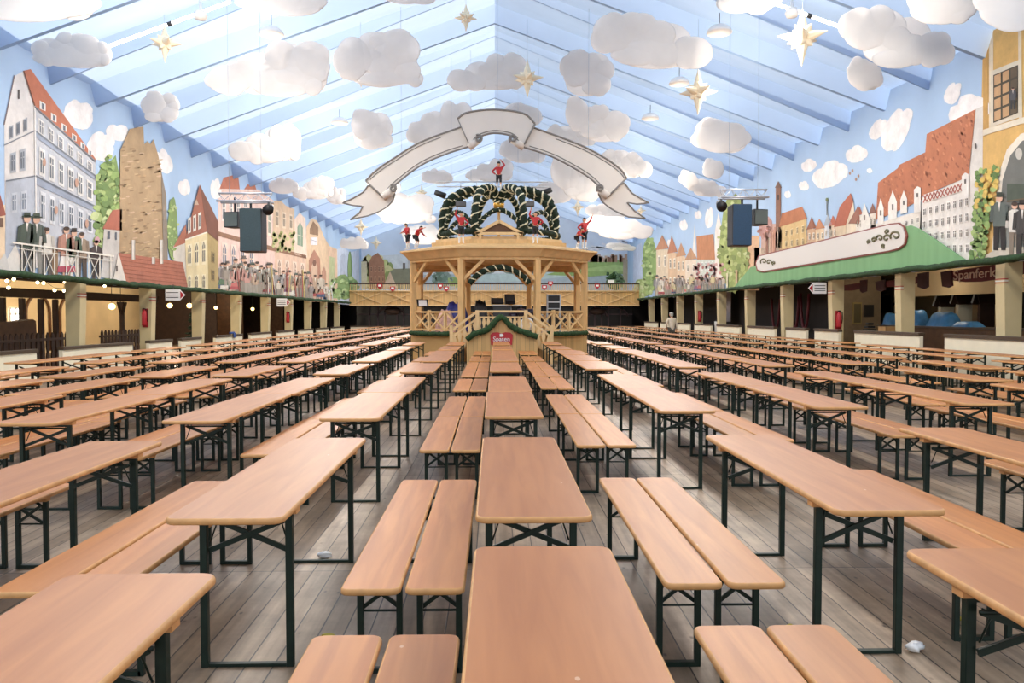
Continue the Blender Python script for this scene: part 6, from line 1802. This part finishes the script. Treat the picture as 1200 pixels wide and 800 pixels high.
for k in range(9):
    x0 = -XW+0.3+2.55*k
    q = MB(); q.bar((x0, -0.03, 2.5), (x0+2.4, -0.03, 3.48), 0.06, 0.09, up=(0, 1, 0)); q.build('lattice', M['pine_l'], bal)
    q = MB(); q.bar((x0, -0.05, 3.48), (x0+2.4, -0.05, 2.5), 0.06, 0.09, up=(0, 1, 0)); q.build('lattice', M['pine_l'], bal)
M['mauve'] = mat('dull_mauve_frame', '#55434a', 0.6)
ent = empty('entrance_screen', (0, 66.2, 0), 0, 'entrance screen with arches before a near-black recess below the balcony', 'screen')
q = MB(); q.box((0, 0.1, 1.2), (2*XW-0.4, 0.06, 2.38)); q.build('recess_dark', mat('near_black_recess', '#120d10', 0.3), ent)  # near-black sheet: darkness of the recess put into its colour
for px in (433, 443, 451, 465.5, 473, 682, 697, 705, 713, 727):
    x = at_y(px, 370, 66.2).x; q = MB(); q.box((x, 0, 1.2), (0.12, 0.1, 2.38)); q.build('mullion', M['mauve'], ent)
q = MB(); q.box((0, 0, 1.68), (2*XW-0.4, 0.1, 0.1)); q.build('transom', M['mauve'], ent)
for px, r_ in ((458, 1.0), (720, 1.0), (700, 0.7)):
    x = at_y(px, 370, 66.2).x
    q = MB(); q.tube([(x-r_*1.1*math.cos(PI*k/14), -0.06, 1.5+r_*0.75*math.sin(PI*k/14)) for k in range(15)], 0.07, 6); q.build('arch', M['mauve'], ent)
for px, wd in ((460, 'left'), (700, 'right')):
    p = at_y(px, 364.5, 66.0); q = MB(); q.lathe([(0.0, 0.0), (0.62, 0.01), (0.66, 0.04), (0.0, 0.05)], seg=24)
    o = q.build('hanging_oval_sign', mat('dull_oval', '#6a5750', 0.6), None, (p.x, 65.9, p.z)); o.rotation_euler = (PI/2, 0, 0); o.scale = (1, 0.42, 1); tag(o, 'dull oval sign under the balcony at the far %s' % wd, 'sign')
for k, (px, py, wd) in enumerate(((445, 335.5, 'first'), (460, 338.5, 'second'), (516, 335.5, 'third'), (523, 338.5, 'fourth'), (638, 337, 'fifth'), (645, 332.5, 'sixth'), (700, 335.5, 'seventh'))):
    p = at_y(px, py, YBAL-0.2); o = empty('shield_plaque', p, 0, 'small red and white shield on the far balcony rail, %s from the left' % wd, 'shield', 'shields on the balcony')
    q = MB(); q.prism([(-0.2, 0.2), (0.2, 0.2), (0.2, -0.02), (0, -0.22), (-0.2, -0.02)], 'y', -0.02, 0.02); q.build('shield', M['red'], o); q = MB(); q.box((0, 0.07, 0.05), (0.05, 0.1, 0.05)); q.build('plate_or_mount', M['dgrey'], o)
    q = MB(); q.box((0, -0.025, 0.06), (0.22, 0.01, 0.14)); q.build('white_field', M['white'], o)
for px, py, wd in ((716, 332, 'right'),):
    p = at_y(px, 333, YBAL+0.05); fb = empty('flower_box', (p.x, YBAL+0.05, 4.195), 0, 'flower box with a green shrub on the far balcony rail at the right', 'planter')
    q = MB(); q.box((0, 0, 0.13), (0.5, 0.2, 0.26), bev=0.01); q.build('box', M['white'], fb)
    q = MB(); rr = random.Random(9)
    for k in range(26): q.sphere((rr.uniform(-0.35, 0.35), rr.uniform(-0.08, 0.08), 0.35+rr.uniform(0, 0.5)), 0.13, (1, 1, 0.8), 7, 5)
    q.build('shrub', M['fir'], fb)

# ---- litter on the floor
def litter(px, py, kind, lab):
    p = at_z(px, py, 0.0)
    if kind == 'leaf':
        q = MB(); q.sphere((0, 0, 0.012), 1.0, (0.035, 0.022, 0.008), 8, 6); q.sphere((0.02, 0.012, 0.014), 1.0, (0.018, 0.012, 0.007), 6, 5)
        o = q.build('dry_leaf', M['leaf'], None, p); o.rotation_euler = (0, 0, px)
    else:
        q = MB(); rr = random.Random(int(px)); q.sphere((0, 0, 0.024), 1.0, (0.05, 0.035, 0.022), 12, 8)
        for v in q.bm.verts: v.co += Vector((rr.uniform(-1, 1), rr.uniform(-1, 1), 0))*0.012
        o = q.build('crumpled_paper', M['white'], None, p); o.rotation_euler = (0, 0, px)
    tag(o, lab, 'litter', 'litter on the floor')
M['leaf'] = mat('yellow_leaf', '#b9a83c', 0.7)
litter(386, 747, 'leaf', 'small yellow leaf on the floor left of the nearest left bench pair')
litter(924, 737, 'leaf', 'small yellow leaf on the floor near the right foreground benches')
litter(1128, 727, 'leaf', 'small yellow leaf on the floor by the right foreground table')
litter(1072, 763, 'paper', 'crumpled white paper on the floor at the right table leg')
litter(380, 654, 'paper', 'white paper scrap on the floor beneath the left front table')
# ------------------------------------------------------------ figures
def skin(name, chains, mt, parent, sub=1):
    """one continuous surface grown on chains of (point, radius); a chain starts at an existing (point) to join it"""
    bm = bmesh.new(); idx = {}; rad = []; root = None
    def V(p, r):
        k = tuple(round(c, 4) for c in p)
        if k not in idx:
            v = bm.verts.new(p); idx[k] = v; rad.append((v, r))
        return idx[k]
    for ch in chains:
        prev = None
        for p, r in ch:
            v = V(p, r)
            if prev is not None and prev is not v and bm.edges.get((prev, v)) is None: bm.edges.new((prev, v))
            prev = v
    bm.verts.index_update(); bm.verts.ensure_lookup_table()
    order = [(v.index, r) for v, r in rad]
    me = bpy.data.meshes.new(name); bm.to_mesh(me); bm.free()
    o = link(name, me, parent)
    md = o.modifiers.new('skin', 'SKIN'); md.use_smooth_shade = True
    ly = me.skin_vertices[0].data if me.skin_vertices else None
    if ly is None:
        bpy.context.view_layer.objects.active = o
        with bpy.context.temp_override(object=o, active_object=o): bpy.ops.mesh.customdata_skin_add()
        ly = me.skin_vertices[0].data
    for i, r in order:
        rr = r if isinstance(r, tuple) else (r, r)
        ly[i].radius = rr; ly[i].use_root = (i == 0)
    sb = o.modifiers.new('sub', 'SUBSURF'); sb.levels = sub; sb.render_levels = sub
    me.materials.append(mt)
    return o
M['skin'] = mat('skin_tone', '#d8a382', 0.6)
M['hair_d'] = mat('dark_hair', '#2b2018', 0.7)
M['hair_g'] = mat('grey_hair', '#a3a29c', 0.8)
M['coat_red'] = mat('red_coat', '#b8282c', 0.6, var=0.1)
M['trouser_b'] = mat('black_trousers', '#17181d', 0.6)
M['boot_w'] = mat('white_stockings', '#e9e6e0', 0.6)
M['jacket_c'] = mat('cream_jacket', '#cfc6b4', 0.8, var=0.08, scale=8)
M['hat_b'] = mat('black_hat', '#15151a', 0.6)

def figure(name, loc, rz, scale, J, colours, label, cat, group=None, fingers=True, hat=False, long_jacket=False):
    root = empty(name, loc, rz, label, cat, group); root.scale = (scale,)*3
    v = {k: Vector(p) for k, p in J.items()}
    sk, co, tr, bo, ha = colours
    pel, che, nek, hed = v['pelvis'], v['chest'], v['neck'], v['head']
    mid = pel.lerp(che, 0.5)
    up = (hed-nek).normalized(); face = Vector(J.get('face', (0, -1, 0))).normalized()
    chains = [[(pel, 0.13), (mid, 0.125), (che, 0.14), (nek, 0.055), (nek+up*0.06, 0.055), (hed-up*0.03, 0.085), (hed+up*0.05, 0.09), (hed+up*0.10, 0.06)],
              [(hed-up*0.03, 0.085), (hed-up*0.02+face*0.095, 0.022)],
              [(hed-up*0.03, 0.085), (hed-up*0.085+face*0.06, 0.04)]]
    side = up.cross(face).normalized()
    for s in (-1, 1): chains.append([(hed-up*0.03, 0.085), (hed-up*0.02+side*s*0.095, 0.02)])
    for s in ('l', 'r'):
        sh, el, wr, hip, kn, an, toe = (v[k+'_'+s] for k in ('sh', 'el', 'wr', 'hip', 'kn', 'an', 'toe'))
        ad = (wr-el).normalized()
        hand = wr+ad*0.07
        chains.append([(che, 0.14), (sh, 0.058), (sh.lerp(el, 0.5), 0.048), (el, 0.042), (el.lerp(wr, 0.4), 0.04), (wr, 0.028), (hand, (0.036, 0.018))])
        if fingers:
            n1 = ad.orthogonal().normalized(); n2 = ad.cross(n1)
            for i, fl in enumerate((0.068, 0.078, 0.072, 0.055)):
                b0 = hand+n1*(0.030-0.02*i); chains.append([(hand, (0.036, 0.018)), (b0+ad*0.02, 0.010), (b0+ad*(0.02+fl*0.55)+n2*0.008, 0.009), (b0+ad*(0.02+fl)+n2*0.024, 0.008)])
            chains.append([(wr, 0.028), (wr+ad*0.03+n1*0.036, 0.012), (wr+ad*0.075+n1*0.058+n2*0.01, 0.010)])
        chains.append([(pel, 0.13), (hip, 0.088), (hip.lerp(kn, 0.5), 0.075), (kn, 0.055), (kn.lerp(an, 0.35), 0.055), (an, 0.036), (toe, 0.034)])
    skin('body', chains, sk, root)
    jc = [[(pel+Vector((0, 0, -0.02)), (0.155, 0.15)), (mid, 0.145), (che, 0.158), (nek-up*0.01, 0.075)]]
    if long_jacket: jc = [[(pel+Vector((0, 0, -0.12)), (0.185, 0.17)), (pel, (0.18, 0.16)), (mid, 0.165), (che, 0.172), (nek-up*0.01, 0.08)]]
    for s in ('l', 'r'):
        sh, el, wr = (v[k+'_'+s] for k in ('sh', 'el', 'wr'))
        jc.append([(che, 0.158), (sh, 0.075), (sh.lerp(el, 0.5), 0.064), (el, 0.056), (wr, 0.042)])
    skin('jacket', jc, co, root)
    for s in ('l', 'r'):
        pass
    tc_ = []
    for s in ('l', 'r'):
        hip, kn, an = (v[k+'_'+s] for k in ('hip', 'kn', 'an'))
        tc_.append([(pel, 0.142), (hip, 0.1), (hip.lerp(kn, 0.5), 0.086), (kn, 0.066)]+([] if bo else [(kn.lerp(an, 0.5), 0.062), (an, 0.052)]))
    skin('trousers', tc_, tr, root)
    for s in ('l', 'r'):
        kn, an, toe = (v[k+'_'+s] for k in ('kn', 'an', 'toe'))
        skin('boot' if bo else 'shoe', [[(kn.lerp(an, 0.12 if bo else 0.86), 0.064 if bo else 0.045), (kn.lerp(an, 0.45 if bo else 0.93), 0.062 if bo else 0.046), (an, 0.048), (an.lerp(toe, 0.5), 0.046), (toe, 0.036)]], bo or M['hat_b'], root)
    mb = MB(); R_ = Matrix((side, -face, up)).transposed().to_4x4()
    mb.sphere(hed+up*0.045-face*0.018, 0.106, (0.98, 1.0, 0.86), 14, 9, R_); mb.sphere(hed-up*0.03-face*0.045, 0.088, (0.98, 0.72, 1.0), 12, 8, R_)
    mb.build('hair', ha, root)
    if hat:
        mb = MB(); c_ = hed+up*0.11
        mb.sphere(c_, 0.105, (1.0, 1.15, 0.55), 14, 8, R_); mb.sphere(c_+face*0.09-up*0.02, 0.06, (1.2, 1.0, 0.2), 10, 6, R_); mb.build('cap', M['hat_b'], root)
    mb = MB()
    for s in (-1, 1): mb.sphere(hed+face*0.082+side*s*0.034+up*0.002, 0.011, u=8, v=6)
    mb.build('eyes', M['hat_b'], root)
    mb = MB(); mb.sphere(hed+face*0.082-up*0.058, 0.02, (1.2, 0.4, 0.35), 8, 6, R_); mb.build('mouth', M['coat_red'], root)
    return root
def pose(**k):
    J = dict(pelvis=(0, 0, 0.95), chest=(0, 0, 1.32), neck=(0, 0, 1.49), head=(0, -0.02, 1.64), face=(0, -1, 0),
             sh_l=(0.19, 0, 1.42), el_l=(0.25, 0.02, 1.14), wr_l=(0.24, -0.06, 0.9), sh_r=(-0.19, 0, 1.42), el_r=(-0.25, 0.02, 1.14), wr_r=(-0.24, -0.06, 0.9),
             hip_l=(0.095, 0, 0.9), kn_l=(0.11, -0.02, 0.5), an_l=(0.11, 0.02, 0.09), toe_l=(0.13, -0.15, 0.035), hip_r=(-0.095, 0, 0.9), kn_r=(-0.11, -0.02, 0.5), an_r=(-0.11, 0.02, 0.09), toe_r=(-0.13, -0.15, 0.035))
    J.update(k); return J
stat = (M['skin'], M['coat_red'], M['trouser_b'], M['boot_w'], M['hair_d'])
GRP = 'red-coated statues on the bandstand'
arm_up_r = dict(el_r=(-0.34, -0.02, 1.62), wr_r=(-0.26, -0.06, 1.86))
arm_up_l = dict(el_l=(0.34, -0.02, 1.62), wr_l=(0.26, -0.06, 1.86))
hand_hip_l = dict(el_l=(0.42, 0.06, 1.2), wr_l=(0.2, -0.06, 1.02))
hand_hip_r = dict(el_r=(-0.42, 0.06, 1.2), wr_r=(-0.2, -0.06, 1.02))
bend = dict(pelvis=(0, 0.1, 0.82), chest=(0, -0.14, 1.1), neck=(0, -0.25, 1.22), head=(0, -0.33, 1.34), face=(0, -1, -0.15),
            sh_l=(0.19, -0.18, 1.17), el_l=(0.26, -0.3, 0.95), wr_l=(0.2, -0.48, 0.85), sh_r=(-0.19, -0.18, 1.17), el_r=(-0.26, -0.3, 0.95), wr_r=(-0.2, -0.48, 0.85),
            hip_l=(0.1, 0.08, 0.78), kn_l=(0.12, -0.08, 0.46), an_l=(0.12, 0.1, 0.09), toe_l=(0.13, -0.07, 0.035), hip_r=(-0.1, 0.08, 0.78), kn_r=(-0.12, -0.08, 0.46), an_r=(-0.12, 0.1, 0.09), toe_r=(-0.13, -0.07, 0.035))
def on_roof(px, py_head, py_foot, Y, **k):
    f = at_y(px, py_foot, Y); h = at_y(px, py_head, Y)
    return f, (h.z-f.z)/1.78
ZR = 3.965
def roof_z(x, y):
    """height of the roof deck"""
    x -= BX; y -= BY
    r_ = max(abs(x*math.cos(PI/4*k)+y*math.sin(PI/4*k)) for k in range(8))/math.cos(PI/8)
    if r_ < 2.72: return 4.30
    if r_ < 2.75: return 4.16
    t = min(1, max(0, (RV+0.42-r_)/(RV+0.42-2.75))); return 3.96+0.20*t
def statue(px, Y, h, rz, J, lab, hat=False, z=None):
    x = at_y(px, 300, Y).x
    figure('statue', (x, Y, (roof_z(x, Y) if z is None else z)+0.03), rz, h/1.78, J, stat, lab, 'statue', GRP, True, hat)
statue(478, 29.1, 0.98, math.radians(-50), pose(chest=(0, -0.06, 1.31), neck=(0, -0.1, 1.47), head=(0, -0.14, 1.61), sh_l=(0.19, -0.07, 1.4), sh_r=(-0.19, -0.07, 1.4), el_l=(0.27, -0.2, 1.16), wr_l=(0.16, -0.42, 1.1), el_r=(-0.27, -0.2, 1.16), wr_r=(-0.16, -0.42, 1.1)), 'red-coated statue standing at the left edge of the bandstand roof, leaning forward')
statue(488.5, 28.75, 1.0, math.radians(60), pose(**dict(bend, el_r=(-0.3, -0.45, 1.2), wr_r=(-0.2, -0.66, 1.28))), 'red-coated statue crouching behind its companion on the left roof edge')
statue(540.5, 28.0, 1.12, 0.2, pose(**arm_up_r, **hand_hip_l), 'red-coated statue with raised arm above the left front post')
statue(627.5, 28.0, 1.12, -0.2, pose(**arm_up_r, **hand_hip_l), 'red-coated statue with raised arm above the right front post')
statue(677, 28.75, 0.92, math.radians(60), pose(**dict(bend, el_l=(0.3, -0.45, 1.2), wr_l=(0.2, -0.62, 1.3))), 'shorter red-coated statue leaning at the right edge of the bandstand roof')
statue(684.5, 28.95, 1.16, math.radians(35), pose(el_l=(0.36, -0.1, 1.6), wr_l=(0.42, -0.2, 1.86), **hand_hip_r), 'tall red-coated statue reaching up at the right edge of the bandstand roof')
figure('statue', (BX, BY, 6.384), 0.0, 1.12/1.78, pose(el_l=(0.36, -0.02, 1.6), wr_l=(0.16, -0.06, 1.84), **hand_hip_r), stat, 'red-coated statue with a cap standing on top of the garland crown', 'statue', GRP, True, True)
# the man at the far right, seen from behind
p = at_y(787, 387, 39.6)
figure('person', (p.x, 39.6, 0), PI+0.15, 1.0, pose(head=(0, -0.05, 1.64), el_l=(0.27, 0.02, 1.16), wr_l=(0.2, -0.16, 1.0), wr_r=(-0.27, -0.03, 0.9)), (M['skin'], M['jacket_c'], mat('grey_trousers', '#5a5750', 0.8), None, M['hair_g']), 'grey-haired man in a cream jacket walking away between the tables at the far right', 'person', None, True, False, True)
bpy.context.view_layer.update()
for o in (PT, PB, MT_, MBn): pass
